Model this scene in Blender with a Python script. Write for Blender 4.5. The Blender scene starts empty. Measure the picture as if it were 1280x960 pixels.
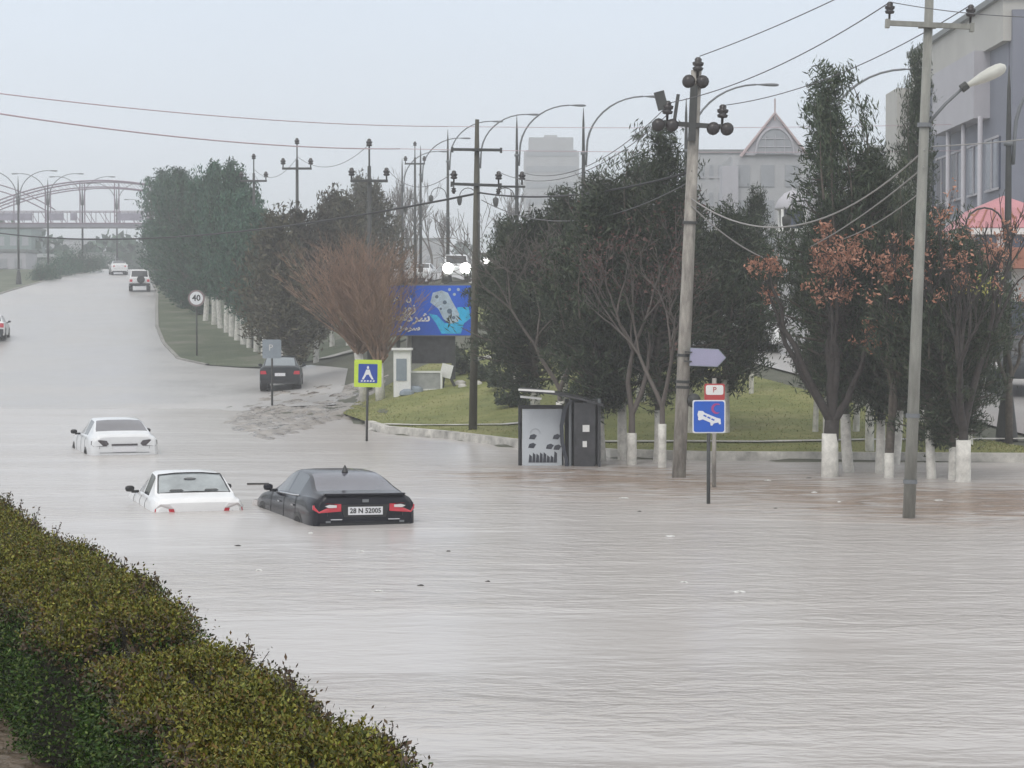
import bpy, math, random
import numpy as np
from mathutils import Vector, Matrix, Euler
R = math.radians
C = bpy.context.scene.collection
scene = bpy.context.scene

# ------------------------------------------------------------------ camera
F = 2700.0            # focal length in pixels of a 1280 px wide frame
CAMH = 3.45           # metres above the flood water (z = 0)
PITCH = math.atan(80 / F)
cam_d = bpy.data.cameras.new('camera')
cam = bpy.data.objects.new('camera', cam_d); C.objects.link(cam)
cam.location = (0, 0, CAMH)
cam.rotation_euler = (R(90) - PITCH, 0, 0)
cam_d.sensor_width = 36.0
cam_d.lens = 36.0 * F / 1280
cam_d.clip_start = 0.1; cam_d.clip_end = 6000
scene.camera = cam

# ------------------------------------------------------------------ sky, sun, exposure
w = bpy.data.worlds.new('World'); scene.world = w; w.use_nodes = True
nt = w.node_tree; nt.nodes.clear()
out = nt.nodes.new('ShaderNodeOutputWorld'); bg = nt.nodes.new('ShaderNodeBackground')
sky = nt.nodes.new('ShaderNodeTexSky'); sky.sky_type = 'NISHITA'; sky.sun_disc = False
sky.sun_elevation = R(48); sky.sun_rotation = R(200); sky.dust_density = 6; sky.air_density = 1.0; sky.ozone_density = 1.0
tc = nt.nodes.new('ShaderNodeTexCoord'); sep = nt.nodes.new('ShaderNodeSeparateXYZ')
nt.links.new(tc.outputs['Generated'], sep.inputs[0])
ramp = nt.nodes.new('ShaderNodeValToRGB')                 # overcast cloud deck, slightly warmer near the horizon
ramp.color_ramp.elements[0].position = 0.0; ramp.color_ramp.elements[0].color = (0.82, 0.86, 0.91, 1)
ramp.color_ramp.elements[1].position = 0.7; ramp.color_ramp.elements[1].color = (1.0, 1.0, 0.99, 1)
e = ramp.color_ramp.elements.new(0.16); e.color = (0.71, 0.80, 0.915, 1)
nt.links.new(sep.outputs['Z'], ramp.inputs[0])
nz = nt.nodes.new('ShaderNodeTexNoise'); nz.inputs['Scale'].default_value = 2.2; nz.inputs['Detail'].default_value = 3
mp = nt.nodes.new('ShaderNodeMapping'); mp.inputs['Scale'].default_value = (1, 1, 3.5)
nt.links.new(tc.outputs['Generated'], mp.inputs[0]); nt.links.new(mp.outputs[0], nz.inputs[0])
mr = nt.nodes.new('ShaderNodeMapRange'); mr.inputs[1].default_value = .3; mr.inputs[2].default_value = .7
mr.inputs[3].default_value = 8.2; mr.inputs[4].default_value = 8.9
nt.links.new(nz.outputs[0], mr.inputs[0])
vm = nt.nodes.new('ShaderNodeVectorMath'); vm.operation = 'SCALE'
nt.links.new(ramp.outputs[0], vm.inputs[0]); nt.links.new(mr.outputs[0], vm.inputs['Scale'])
mx = nt.nodes.new('ShaderNodeMix'); mx.data_type = 'RGBA'; mx.inputs[0].default_value = 0.93
nt.links.new(sky.outputs[0], mx.inputs[6]); nt.links.new(vm.outputs[0], mx.inputs[7])
nt.links.new(mx.outputs[2], bg.inputs[0]); bg.inputs[1].default_value = 0.1
nt.links.new(bg.outputs[0], out.inputs[0])
sd = bpy.data.lights.new('sun', 'SUN'); sd.energy = 0.7; sd.angle = R(25); sd.color = (1, .97, .93)
so = bpy.data.objects.new('sun', sd); C.objects.link(so)
so.rotation_euler = (R(42), 0, R(-20))
vs = scene.view_settings
vs.view_transform = 'Standard'; vs.look = 'None'; vs.exposure = 0.42; vs.gamma = 1.0; vs.use_curve_mapping = False
cy = scene.cycles
cy.use_denoising = True
try: cy.denoiser = 'OPENIMAGEDENOISE'
except Exception: pass
cy.max_bounces = 6; cy.diffuse_bounces = 2; cy.glossy_bounces = 3; cy.transmission_bounces = 3; cy.volume_bounces = 1
cy.transparent_max_bounces = 6; cy.caustics_reflective = False; cy.caustics_refractive = False
cy.sample_clamp_indirect = 4

# ------------------------------------------------------------------ helpers
def at(px, py, Y):
    """the point at depth Y (world y) seen at pixel px,py of the 1280x960 photograph"""
    dx = (px - 640) / F; dy = (480 - py) / F
    d = Vector((dx, math.cos(PITCH) + dy * math.sin(PITCH), -math.sin(PITCH) + dy * math.cos(PITCH)))
    k = Y / d.y
    return Vector((0, 0, CAMH)) + d * k

def mat(name, col, rough=.6, metal=0., var=.12, scale=3., bump=0., bscale=40., spec=.5, emit=None, estr=0., coat=0., stretch=None):
    m = bpy.data.materials.new(name); m.use_nodes = True
    t = m.node_tree; b = t.nodes['Principled BSDF']
    b.inputs['Roughness'].default_value = rough; b.inputs['Metallic'].default_value = metal
    b.inputs['Specular IOR Level'].default_value = spec
    b.inputs['Coat Weight'].default_value = coat; b.inputs['Coat Roughness'].default_value = .06
    tcn = t.nodes.new('ShaderNodeTexCoord'); mpn = t.nodes.new('ShaderNodeMapping')
    t.links.new(tcn.outputs['Object'], mpn.inputs[0])
    if stretch: mpn.inputs['Scale'].default_value = stretch
    if var > 0:
        n = t.nodes.new('ShaderNodeTexNoise'); n.inputs['Scale'].default_value = scale; n.inputs['Detail'].default_value = 6
        n.inputs['Roughness'].default_value = .65
        r = t.nodes.new('ShaderNodeValToRGB')
        r.color_ramp.elements[0].position = .3; r.color_ramp.elements[1].position = .7
        lo = [max(0, c * (1 - var)) for c in col[:3]]; hi = [min(1, c * (1 + var)) for c in col[:3]]
        r.color_ramp.elements[0].color = (*lo, 1); r.color_ramp.elements[1].color = (*hi, 1)
        t.links.new(mpn.outputs[0], n.inputs[0]); t.links.new(n.outputs[0], r.inputs[0])
        t.links.new(r.outputs[0], b.inputs['Base Color'])
    else:
        b.inputs['Base Color'].default_value = (*col[:3], 1)
    if bump > 0:
        n2 = t.nodes.new('ShaderNodeTexNoise'); n2.inputs['Scale'].default_value = bscale; n2.inputs['Detail'].default_value = 5
        bp = t.nodes.new('ShaderNodeBump'); bp.inputs['Strength'].default_value = bump; bp.inputs['Distance'].default_value = .02
        t.links.new(mpn.outputs[0], n2.inputs[0]); t.links.new(n2.outputs[0], bp.inputs['Height']); t.links.new(bp.outputs[0], b.inputs['Normal'])
    if emit:
        b.inputs['Emission Color'].default_value = (*emit, 1); b.inputs['Emission Strength'].default_value = estr
    return m

def leafmat(name, cols, rough=.6, spec=.3, vary=True):
    """colour drawn per leaf (every leaf is a mesh island of its own)"""
    m = bpy.data.materials.new(name); m.use_nodes = True
    t = m.node_tree; b = t.nodes['Principled BSDF']
    g = t.nodes.new('ShaderNodeNewGeometry'); r = t.nodes.new('ShaderNodeValToRGB')
    els = r.color_ramp.elements
    while len(els) < len(cols): els.new(.5)
    for i, c in enumerate(cols):
        els[i].position = i / (len(cols) - 1) if len(cols) > 1 else 0; els[i].color = (*c, 1)
    t.links.new(g.outputs['Random Per Island'], r.inputs[0])
    oi = t.nodes.new('ShaderNodeObjectInfo'); hs = t.nodes.new('ShaderNodeHueSaturation')      # every plant its own shade of green
    m1 = t.nodes.new('ShaderNodeMapRange'); m1.inputs[3].default_value = .78; m1.inputs[4].default_value = 1.35
    m2 = t.nodes.new('ShaderNodeMapRange'); m2.inputs[3].default_value = .495; m2.inputs[4].default_value = .52
    t.links.new(oi.outputs['Random'], m1.inputs[0]); t.links.new(oi.outputs['Random'], m2.inputs[0])
    if vary: t.links.new(m1.outputs[0], hs.inputs['Value']); t.links.new(m2.outputs[0], hs.inputs['Hue'])
    t.links.new(r.outputs[0], hs.inputs['Color']); t.links.new(hs.outputs[0], b.inputs['Base Color'])
    b.inputs['Roughness'].default_value = rough; b.inputs['Specular IOR Level'].default_value = spec
    return m

def glassmat(name, col, rough=.05, spec=.7, var=.1):
    return mat(name, col, rough, 0, var, 2., spec=spec)

class MB:
    def __init__(s): s.v = []; s.f = []
    def add(s, vs, fs):
        o = len(s.v); s.v += [tuple(v) for v in vs]; s.f += [tuple(i + o for i in f) for f in fs]; return s
    def box(s, c, d, rot=None, taper=1.0):
        x, y, z = d[0] / 2, d[1] / 2, d[2] / 2
        vs = [Vector((sx * x * (taper if sz > 0 else 1), sy * y * (taper if sz > 0 else 1), sz * z)) for sz in (-1, 1) for sy in (-1, 1) for sx in (-1, 1)]
        if rot is not None:
            M = Euler(rot).to_matrix(); vs = [M @ v for v in vs]
        c = Vector(c)
        return s.add([v + c for v in vs], [(0, 2, 3, 1), (4, 5, 7, 6), (0, 1, 5, 4), (2, 6, 7, 3), (0, 4, 6, 2), (1, 3, 7, 5)])
    def tube(s, pts, rad, n=8, cap=True):
        pts = [Vector(p) for p in pts]
        if not hasattr(rad, '__len__'): rad = [rad] * len(pts)
        vs = []; fs = []
        up = None
        for i, p in enumerate(pts):
            t = (pts[min(i + 1, len(pts) - 1)] - pts[max(i - 1, 0)])
            if t.length < 1e-9: t = Vector((0, 0, 1))
            t.normalize()
            if up is None:
                up = Vector((1, 0, 0)) if abs(t.x) < .9 else Vector((0, 1, 0))
            a = (up - t * up.dot(t))
            if a.length < 1e-6: a = t.orthogonal()
            a.normalize(); up = a; b = t.cross(a)
            for k in range(n):
                an = 2 * math.pi * k / n
                vs.append(p + (a * math.cos(an) + b * math.sin(an)) * rad[i])
        for i in range(len(pts) - 1):
            for k in range(n):
                k2 = (k + 1) % n
                fs.append((i * n + k, i * n + k2, (i + 1) * n + k2, (i + 1) * n + k))
        if cap:
            fs.append(tuple(reversed(range(n)))); fs.append(tuple((len(pts) - 1) * n + k for k in range(n)))
        return s.add(vs, fs)
    def lathe(s, prof, n=16, c=(0, 0, 0), M=None):
        vs = []; fs = []
        for (r, z) in prof:
            for k in range(n):
                a = 2 * math.pi * k / n; v = Vector((r * math.cos(a), r * math.sin(a), z))
                if M is not None: v = M @ v
                vs.append(v + Vector(c))
        for i in range(len(prof) - 1):
            for k in range(n):
                k2 = (k + 1) % n; fs.append((i * n + k, i * n + k2, (i + 1) * n + k2, (i + 1) * n + k))
        fs.append(tuple(reversed(range(n)))); fs.append(tuple((len(prof) - 1) * n + k for k in range(n)))
        return s.add(vs, fs)
    def prism(s, poly, o, ux, uy, th):
        """poly in the plane (ux,uy) at o, thickened along ux x uy by th"""
        o = Vector(o); ux = Vector(ux); uy = Vector(uy); nn = ux.cross(uy).normalized() * th
        n = len(poly); vs = [o + ux * p[0] + uy * p[1] for p in poly] + [o + ux * p[0] + uy * p[1] + nn for p in poly]
        fs = [tuple(reversed(range(n))), tuple(range(n, 2 * n))] + [(i, (i + 1) % n, n + (i + 1) % n, n + i) for i in range(n)]
        return s.add(vs, fs)
    def build(s, name, m, parent=None, smooth=False):
        me = bpy.data.meshes.new(name); me.from_pydata(s.v, [], s.f); me.materials.append(m)
        if smooth: me.polygons.foreach_set('use_smooth', [True] * len(me.polygons))
        me.update(); o = bpy.data.objects.new(name, me); C.objects.link(o)
        if parent is not None: o.parent = parent
        return o

def npmesh(name, V, Q, m, parent=None, smooth=False, k=4):
    """fast mesh from numpy: V (n,3), Q (m,k)"""
    me = bpy.data.meshes.new(name)
    me.vertices.add(len(V)); me.vertices.foreach_set('co', np.asarray(V, np.float32).ravel())
    Q = np.asarray(Q, np.int32); me.loops.add(Q.size); me.loops.foreach_set('vertex_index', Q.ravel())
    me.polygons.add(len(Q)); me.polygons.foreach_set('loop_start', np.arange(len(Q), dtype=np.int32) * k)
    if smooth: me.polygons.foreach_set('use_smooth', np.ones(len(Q), bool))
    me.materials.append(m); me.update(calc_edges=True)
    if not name: return me
    o = bpy.data.objects.new(name, me); C.objects.link(o)
    if parent is not None: o.parent = parent
    return o

def tag(o, label=None, cat=None, group=None, kind=None):
    if label: o['label'] = label
    if cat: o['category'] = cat
    if group: o['group'] = group
    if kind: o['kind'] = kind
    return o
def thing(name, label, cat, loc=(0, 0, 0), rz=0., group=None, rx=0., ry=0.):
    o = bpy.data.objects.new(name, None); C.objects.link(o); o.location = loc; o.rotation_euler = (rx, ry, rz)
    o.empty_display_size = .3
    return tag(o, label, cat, group)
def copy_tree(o, parent=None):
    c = o.copy(); C.objects.link(c)
    if parent is not None: c.parent = parent
    for ch in list(o.children): copy_tree(ch, c)
    return c
def text_obj(name, body, size, m, parent, loc, rot, ex=.004, sx=1.0, bold=0.):
    cu = bpy.data.curves.new('lettering', 'FONT'); cu.body = body; cu.size = size; cu.align_x = 'CENTER'; cu.align_y = 'CENTER'
    cu.extrude = ex; cu.resolution_u = 2; cu.offset = bold
    tmp = bpy.data.objects.new('lettering_source', cu); C.objects.link(tmp)
    dg = bpy.context.evaluated_depsgraph_get(); dg.update()
    me = bpy.data.meshes.new_from_object(tmp.evaluated_get(dg)); bpy.data.objects.remove(tmp)
    me.materials.clear(); me.materials.append(m)
    o = bpy.data.objects.new(name, me); C.objects.link(o); o.parent = parent; o.location = loc; o.rotation_euler = rot; o.scale = (sx, 1, 1)
    return o

HAZE = .0013
# ------------------------------------------------------------------ terrain
def interp(x, xs, ys): return np.interp(x, xs, ys)
YK = ([-12, -6.1, -3.9, -1.9, .2, 2.4, 4.7, 12.4, 40], [85, 77, 66, 63, 58.5, 54.2, 53.2, 52.5, 51])
PM = ([0, 8, 19, 27, 31, 41, 52, 72, 96, 140, 165, 180, 230, 500, 3000], [0.04, .35, .7, 1.05, 1.3, 2., 2.95, 4.2, 5.7, 8., 9.25, 9.5, 8.6, 8.6, 8.6])
PR = ([0, 6, 19.5, 33, 46.5, 56, 79, 110, 150, 220, 500, 3000], [.1, .22, 1.2, 2.2, 3.2, 4.2, 6.3, 7.6, 8.4, 8.4, 8.4, 8.4])
def G(x, y):
    x = np.asarray(x, float); y = np.asarray(y, float)
    yk = interp(x, *YK)
    t = y - yk
    bed = np.maximum(-.62, t * .05 - .02)
    b = np.clip((x + 14) / 10, 0, 1); b = b * b * (3 - 2 * b)
    hill = interp(t, *PM) * (1 - b) + interp(t, *PR) * b
    # far to the left and right the land carries on at the same level
    z = np.where(t < 0, bed, hill)
    z = z + np.where(t < -3, -.16 * np.exp(-((x + 6) ** 2 + (y - 40) ** 2) / 5.), 0)
    return z
def gz(x, y): return float(G(x, y))

def grid_sheet(name, xs, ys, m, off=0., kind='structure', zf=None, smooth=True):
    X, Y = np.meshgrid(xs, ys); Z = G(X, Y) + off if zf is None else zf(X, Y)
    V = np.stack([X.ravel(), Y.ravel(), Z.ravel()], 1); nx = len(xs); ny = len(ys)
    i = np.arange((ny - 1) * (nx - 1)); r = i // (nx - 1); c = i % (nx - 1); a = r * nx + c
    o = npmesh(name, V, np.stack([a, a + 1, a + nx + 1, a + nx], 1), m, smooth=smooth)
    return tag(o, kind=kind)
def strip(name, ys, xl, xr, m, off, n=14, kind='structure', noise=0., edge=0.):
    """sheet draped on the terrain between x = xl(y) and x = xr(y)"""
    V = []
    rng = np.random.RandomState(3)
    for y in ys:
        for k in range(n + 1):
            f = k / n; x = xl(y) * (1 - f) + xr(y) * f
            z = gz(x, y) + off + (rng.rand() - .5) * noise - (edge if k in (0, n) else 0)
            V.append((x, y, z))
    a = np.array([r * (n + 1) + c for r in range(len(ys) - 1) for c in range(n)])
    o = npmesh(name, np.array(V), np.stack([a, a + 1, a + n + 2, a + n + 1], 1), m, smooth=True)
    return tag(o, kind=kind)
# ------------------------------------------------------------------ ground, water, roads
def soilmat(name, c1, c2, c3, scale, rough=.75, bump=.5, bs=8., rr=None):
    m = bpy.data.materials.new(name); m.use_nodes = True
    t = m.node_tree; b = t.nodes['Principled BSDF']; b.inputs['Roughness'].default_value = rough
    tcn = t.nodes.new('ShaderNodeTexCoord')
    n = t.nodes.new('ShaderNodeTexNoise'); n.inputs['Scale'].default_value = scale; n.inputs['Detail'].default_value = 8; n.inputs['Roughness'].default_value = .7
    r = t.nodes.new('ShaderNodeValToRGB'); r.color_ramp.elements[0].position = .32; r.color_ramp.elements[1].position = .68
    r.color_ramp.elements[0].color = (*c1, 1); r.color_ramp.elements[1].color = (*c3, 1)
    e = r.color_ramp.elements.new(.5); e.color = (*c2, 1)
    t.links.new(tcn.outputs['Object'], n.inputs[0]); t.links.new(n.outputs[0], r.inputs[0]); t.links.new(r.outputs[0], b.inputs['Base Color'])
    n2 = t.nodes.new('ShaderNodeTexNoise'); n2.inputs['Scale'].default_value = bs; n2.inputs['Detail'].default_value = 6
    bp = t.nodes.new('ShaderNodeBump'); bp.inputs['Strength'].default_value = bump; bp.inputs['Distance'].default_value = .1
    t.links.new(tcn.outputs['Object'], n2.inputs[0]); t.links.new(n2.outputs[0], bp.inputs['Height']); t.links.new(bp.outputs[0], b.inputs['Normal'])
    if rr:
        mrr = t.nodes.new('ShaderNodeMapRange'); mrr.inputs[1].default_value = .4; mrr.inputs[2].default_value = .6
        mrr.inputs[3].default_value = rr[0]; mrr.inputs[4].default_value = rr[1]
        t.links.new(n.outputs[0], mrr.inputs[0]); t.links.new(mrr.outputs[0], b.inputs['Roughness'])
    return m

def watermat(name, base, b2, scale, strength, rough, plume=None, dist=.08):
    m = bpy.data.materials.new(name); m.use_nodes = True
    t = m.node_tree; b = t.nodes['Principled BSDF']
    b.inputs['Roughness'].default_value = rough; b.inputs['IOR'].default_value = 1.33
    tcn = t.nodes.new('ShaderNodeTexCoord')
    def noise(sc, det, st=(1, 1, 1), dis=0.):
        mpn = t.nodes.new('ShaderNodeMapping'); mpn.inputs['Scale'].default_value = st
        n = t.nodes.new('ShaderNodeTexNoise'); n.inputs['Scale'].default_value = sc; n.inputs['Detail'].default_value = det
        n.inputs['Distortion'].default_value = dis
        t.links.new(tcn.outputs['Object'], mpn.inputs[0]); t.links.new(mpn.outputs[0], n.inputs[0]); return n.outputs[0]
    def math_(op, a, c=None, d=None):
        n = t.nodes.new('ShaderNodeMath'); n.operation = op
        for i, v in enumerate((a, c, d)):
            if v is None: continue
            if isinstance(v, (int, float)): n.inputs[i].default_value = v
            else: t.links.new(v, n.inputs[i])
        return n.outputs[0]
    big = noise(.16, 4, (.55, 1.5, 1), .4)                 # calm and ruffled patches
    amp = math_('MULTIPLY_ADD', big, 4.2, -1.45); amp = math_('MAXIMUM', amp, .16)
    w1 = noise(scale, 4, (.75, 1.5, 1), .6); w2 = noise(scale * 4.2, 4, (.7, 1.3, 1), .3)
    h = math_('MULTIPLY_ADD', w2, .42, w1)
    colmix = math_('MULTIPLY_ADD', big, 1.6, -.3)
    if plume:
        # silt stirred up round the submerged tree pits: churned, browner water
        sp = t.nodes.new('ShaderNodeSeparateXYZ'); t.links.new(tcn.outputs['Object'], sp.inputs[0])
        tot = None
        for (cx, cy_, rx, ry) in plume:
            dx = math_('DIVIDE', math_('SUBTRACT', sp.outputs[0], cx), rx); dy = math_('DIVIDE', math_('SUBTRACT', sp.outputs[1], cy_), ry)
            d = math_('ADD', math_('MULTIPLY', dx, dx), math_('MULTIPLY', dy, dy))
            g = math_('POWER', 2.718, math_('MULTIPLY', d, -1.))
            tot = g if tot is None else math_('ADD', tot, g)
        pn = noise(1.3, 5, (.5, 1.2, 1), 1.5)
        pl = math_('MULTIPLY', tot, math_('MULTIPLY_ADD', pn, 4.2, -1.45)); pl.node.use_clamp = True
        amp = math_('MULTIPLY_ADD', pl, 2.4, amp)
    h = math_('MULTIPLY', h, amp)
    bp = t.nodes.new('ShaderNodeBump'); bp.inputs['Strength'].default_value = strength; bp.inputs['Distance'].default_value = dist
    t.links.new(h, bp.inputs['Height']); t.links.new(bp.outputs[0], b.inputs['Normal'])
    mxn = t.nodes.new('ShaderNodeMix'); mxn.data_type = 'RGBA'; mxn.clamp_factor = True
    t.links.new(colmix, mxn.inputs[0]); mxn.inputs[6].default_value = (*base, 1); mxn.inputs[7].default_value = (*b2, 1)
    last = mxn.outputs[2]
    if plume:
        m2 = t.nodes.new('ShaderNodeMix'); m2.data_type = 'RGBA'; m2.clamp_factor = True
        t.links.new(pl, m2.inputs[0]); t.links.new(last, m2.inputs[6]); m2.inputs[7].default_value = (.31, .235, .185, 1); last = m2.outputs[2]
    t.links.new(last, b.inputs['Base Color'])
    return m

M_soil = soilmat('wet_soil', (.05, .052, .035), (.075, .08, .05), (.12, .115, .085), .35)
M_lawn = soilmat('lawn_turf', (.14, .165, .038), (.205, .22, .06), (.30, .28, .11), .5, rough=.85, bump=.8, bs=14)
M_verge = soilmat('wet_verge', (.045, .065, .03), (.08, .10, .05), (.17, .16, .125), .35, bump=.8)
M_road = soilmat('wet_asphalt', (.35, .335, .33), (.40, .39, .38), (.45, .435, .425), .12, rough=.35, bump=.10, bs=2.2, rr=(.3, .45))
M_mud = soilmat('mud', (.12, .10, .08), (.24, .215, .19), (.42, .39, .36), 1.4, rough=.35, bump=1., bs=2.5, rr=(.15, .6))
M_water = watermat('flood_water', (.55, .52, .50), (.42, .395, .375), 1.7, 1.0, .23,
                   plume=[(7.8, 41, 3.2, 4.2), (3.6, 46.0, 3.4, 4.2), (1.4, 48.5, 2.6, 2.6), (9.9, 41.0, 2.4, 3.4)])
M_kerb = mat('kerb_stone', (.50, .48, .44), .6, var=.5, scale=1.6, bump=.3)
M_pave = soilmat('wet_paving', (.09, .065, .045), (.16, .12, .085), (.26, .20, .15), 2.2, rough=.4, bump=.6, bs=9, rr=(.2, .6))

xs = np.unique(np.concatenate([np.linspace(-900, -80, 20), np.arange(-80, 60, 1.0), np.linspace(60, 900, 20)]))
ys = np.unique(np.concatenate([np.linspace(-60, 20, 6), np.arange(20, 300, 1.0), np.linspace(300, 2500, 30)]))
# exact kerb line: the mesh follows it closely enough at 1 m cells
grid_sheet('ground', xs, ys, M_soil)
xs = np.linspace(-500, 500, 41); ys = np.linspace(-60, 130, 31)
grid_sheet('flood_water', xs, ys, M_water, zf=lambda X, Y: X * 0, smooth=False)

XL = ([80, 109, 140, 177, 195, 217, 255, 262, 300], [-44, -43, -42.5, -42, -43.8, -45.9, -47.5, -49, -56])
XR = ([78, 90, 100, 107, 109, 112, 116, 126, 137, 157, 181, 225, 255, 280, 300], [-6.6, -7, -7.6, -10, -12.8, -15.9, -18, -20.4, -22.6, -25.9, -29.8, -37.9, -43.4, -48, -52])
fXL = lambda y: float(np.interp(y, *XL)); fXR = lambda y: float(np.interp(y, *XR))
ry = np.concatenate([np.arange(82, 120, 1.), np.arange(120, 300, 2.5)])
strip('main_road', ry, fXL, fXR, M_road, .05, n=24)
# kerb along the right edge of the climbing road
def kerb_line(pts, wd, hh, name='kerb', m=None):
    mb = MB(); prev = None
    pts = [Vector(p) for p in pts]; V = []; Fc = []
    for i, p in enumerate(pts):
        t = (pts[min(i + 1, len(pts) - 1)] - pts[max(i - 1, 0)]); t.z = 0; t.normalize(); nn = Vector((-t.y, t.x, 0)) * wd / 2
        z0 = p.z - .35; z1 = p.z + hh
        V += [(p - nn).to_3d() * 1, (p - nn), (p + nn), (p + nn)]
        V[-4] = Vector((p.x - nn.x, p.y - nn.y, z0)); V[-3] = Vector((p.x - nn.x, p.y - nn.y, z1)); V[-2] = Vector((p.x + nn.x, p.y + nn.y, z1)); V[-1] = Vector((p.x + nn.x, p.y + nn.y, z0))
    for i in range(len(pts) - 1):
        for k in range(3): Fc.append((i * 4 + k, i * 4 + k + 1, i * 4 + 5 + k, i * 4 + 4 + k))
    mb.add(V, Fc); return tag(mb.build(name, m or M_kerb), kind='structure')
M_kerb_far = mat('kerb_dirty', (.27, .26, .24), .7, var=.4, scale=1.2, bump=.3)
kerb_line([(fXR(y) + .1, y, gz(fXR(y), y)) for y in np.arange(112, 262, 2.)], .18, .13, m=M_kerb_far)
kerb_line([(fXL(y) - .1, y, gz(fXL(y), y)) for y in np.arange(130, 270, 3.)], .18, .13, m=M_kerb_far)
# kerb of the lawn at the water's edge
kx = np.concatenate([np.linspace(-4.6, 5, 40), np.linspace(5.5, 34, 40)])
kpts = [(x, float(np.interp(x, *YK)) - .1, .1) for x in kx]
kerb_line(kpts, .26, .12)
# lawn: from the kerb up to the parallel road
def lampx(y): return float(np.interp(y, [50, 58, 72, 86, 100, 114, 128, 142, 156, 200, 300], [14.6, 13.55, 10.3, 6.95, 3.37, .34, -2., -4.15, -6.5, -12, -24]))
XLW = ([52, 56, 60, 66, 72, 78, 84, 92, 100, 110], [50, 0, 0, 0, 0, 0, 0, 0, 0, 0])
def lawn_sheet():
    cols = np.linspace(-6.0, 34, 120); nr = 60; V = []
    for x in cols:
        y0 = float(np.interp(x, *YK)) + .02
        # far edge: lamp line (inverse of lampx), at most y=104
        yy = np.linspace(50, 110, 200); lx = np.array([lampx(q) for q in yy]) - .9
        far = yy[np.argmin(np.abs(lx - x))] if x < 13.5 else y0 + 2.6
        far = min(max(far, y0 + 2.6), 99)
        if x < -1: far = min(far, 82 + (x + 6) * 3.2)
        for k in range(nr + 1):
            y = y0 + (far - y0) * k / nr; V.append((x, y, gz(x, y) + .05))
    a = np.array([r * (nr + 1) + c for r in range(len(cols) - 1) for c in range(nr)])
    o = npmesh('lawn', np.array(V), np.stack([a, a + nr + 1, a + nr + 2, a + 1], 1), M_lawn, smooth=True)
    tag(o, kind='structure'); return np.array(V).reshape(len(cols), nr + 1, 3)
LV = lawn_sheet()
# parallel road climbing to the right of the lamps
strip('parallel_road', np.concatenate([np.arange(56, 120, 1.), np.arange(120, 260, 3.)]), lambda y: lampx(y) + .7, lambda y: lampx(y) + 10.5, M_road, .07, n=10)
strip('far_verge', np.arange(57, 120, 1.), lambda y: lampx(y) + 10.5, lambda y: lampx(y) + 13, M_pave, .12, n=4)
# pale footpaths crossing the lawns
def path(pts, wd, name='footpath'):
    P_ = []
    for i in range(len(pts) - 1):
        for k in range(12):
            f = k / 12; P_.append((pts[i][0] * (1 - f) + pts[i + 1][0] * f, pts[i][1] * (1 - f) + pts[i + 1][1] * f))
    P_.append(pts[-1]); V = []; n = len(P_)
    for i, (x, y) in enumerate(P_):
        t = Vector((P_[min(i + 1, n - 1)][0] - P_[max(i - 1, 0)][0], P_[min(i + 1, n - 1)][1] - P_[max(i - 1, 0)][1])).normalized()
        for s in (-1, 1):
            xx = x - t.y * wd / 2 * s; yy = y + t.x * wd / 2 * s; V.append((xx, yy, gz(xx, yy) + .09))
    o = npmesh(name, np.array(V), np.array([(2 * i, 2 * i + 1, 2 * i + 3, 2 * i + 2) for i in range(n - 1)]), M_kerb)
    return tag(o, kind='structure')
path([(14.0, 57.6), (9.3, 57.4), (6.5, 56.8), (2., 57.2)], .45)
path([(-5.0, 68.2), (-3.0, 66.6), (.5, 65.), (2.5, 62)], .35)
path([(-2.0, 88.5), (2.2, 92)], 1.1)
path([(-9.6, 110), (-6.8, 113)], 1.2)
# dark wet verge under the row of conifers left of centre
strip('verge', np.concatenate([np.arange(110, 262, 2.)]), lambda y: fXR(y) + .2, lambda y: fXR(y) + 12, M_verge, .08, n=12)
strip('median_verge', np.concatenate([np.arange(120, 262, 2.)]), lambda y: fXL(y) - 18, lambda y: fXL(y) - .2, M_verge, .06, n=10)
strip('lawn_bank', np.arange(104, 150, 2.), lambda y: fXR(y) + 12, lambda y: lampx(y) - .6, M_lawn, .06, n=20)
# mud and shallow debris flow at the mouth of the side lane
def mudz(X, Y):
    rng = np.random.RandomState(5)
    n = .05 * np.sin(X * 3.1 + Y * .7) * np.sin(Y * 1.1 - X) + .035 * np.sin(X * 7 + 1.3) * np.cos(Y * 2.9) + (rng.rand(*X.shape) - .5) * .05
    cx = np.interp(Y, [62, 72, 80, 90], [-7.0, -7.9, -7.8, -8.0]); hw = np.interp(Y, [62, 68, 78, 90], [.1, 1.5, 2.7, 3.1])
    e_ = 1 - np.abs(X - cx) / np.maximum(hw, .1)
    return np.where(e_ > 0, .02 + n * np.clip(e_ * 3, 0, 1) + np.minimum(0, (e_ - .3) * .2), -.1) + np.maximum(0, (G(X, Y)) + .01)
grid_sheet('mud_bank', np.arange(-11.5, -4.6, .1), np.arange(62, 92, .2), M_mud, zf=mudz)

# terrace beside the camera that carries the hedge, with its retaining wall
def Rx(y): return -.33 - (y - 7) * .36
tv = []
mb = MB()
E1 = [(Rx(y) + .18, y) for y in (-4, 0, 4, 8, 12, 16, 20, 24)]
top = E1 + [(-16, 24), (-16, -4)]
mb.prism(top, (0, 0, -1.2), (1, 0, 0), (0, 1, 0), 2.55)
tag(mb.build('terrace', M_pave), kind='structure')
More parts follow.
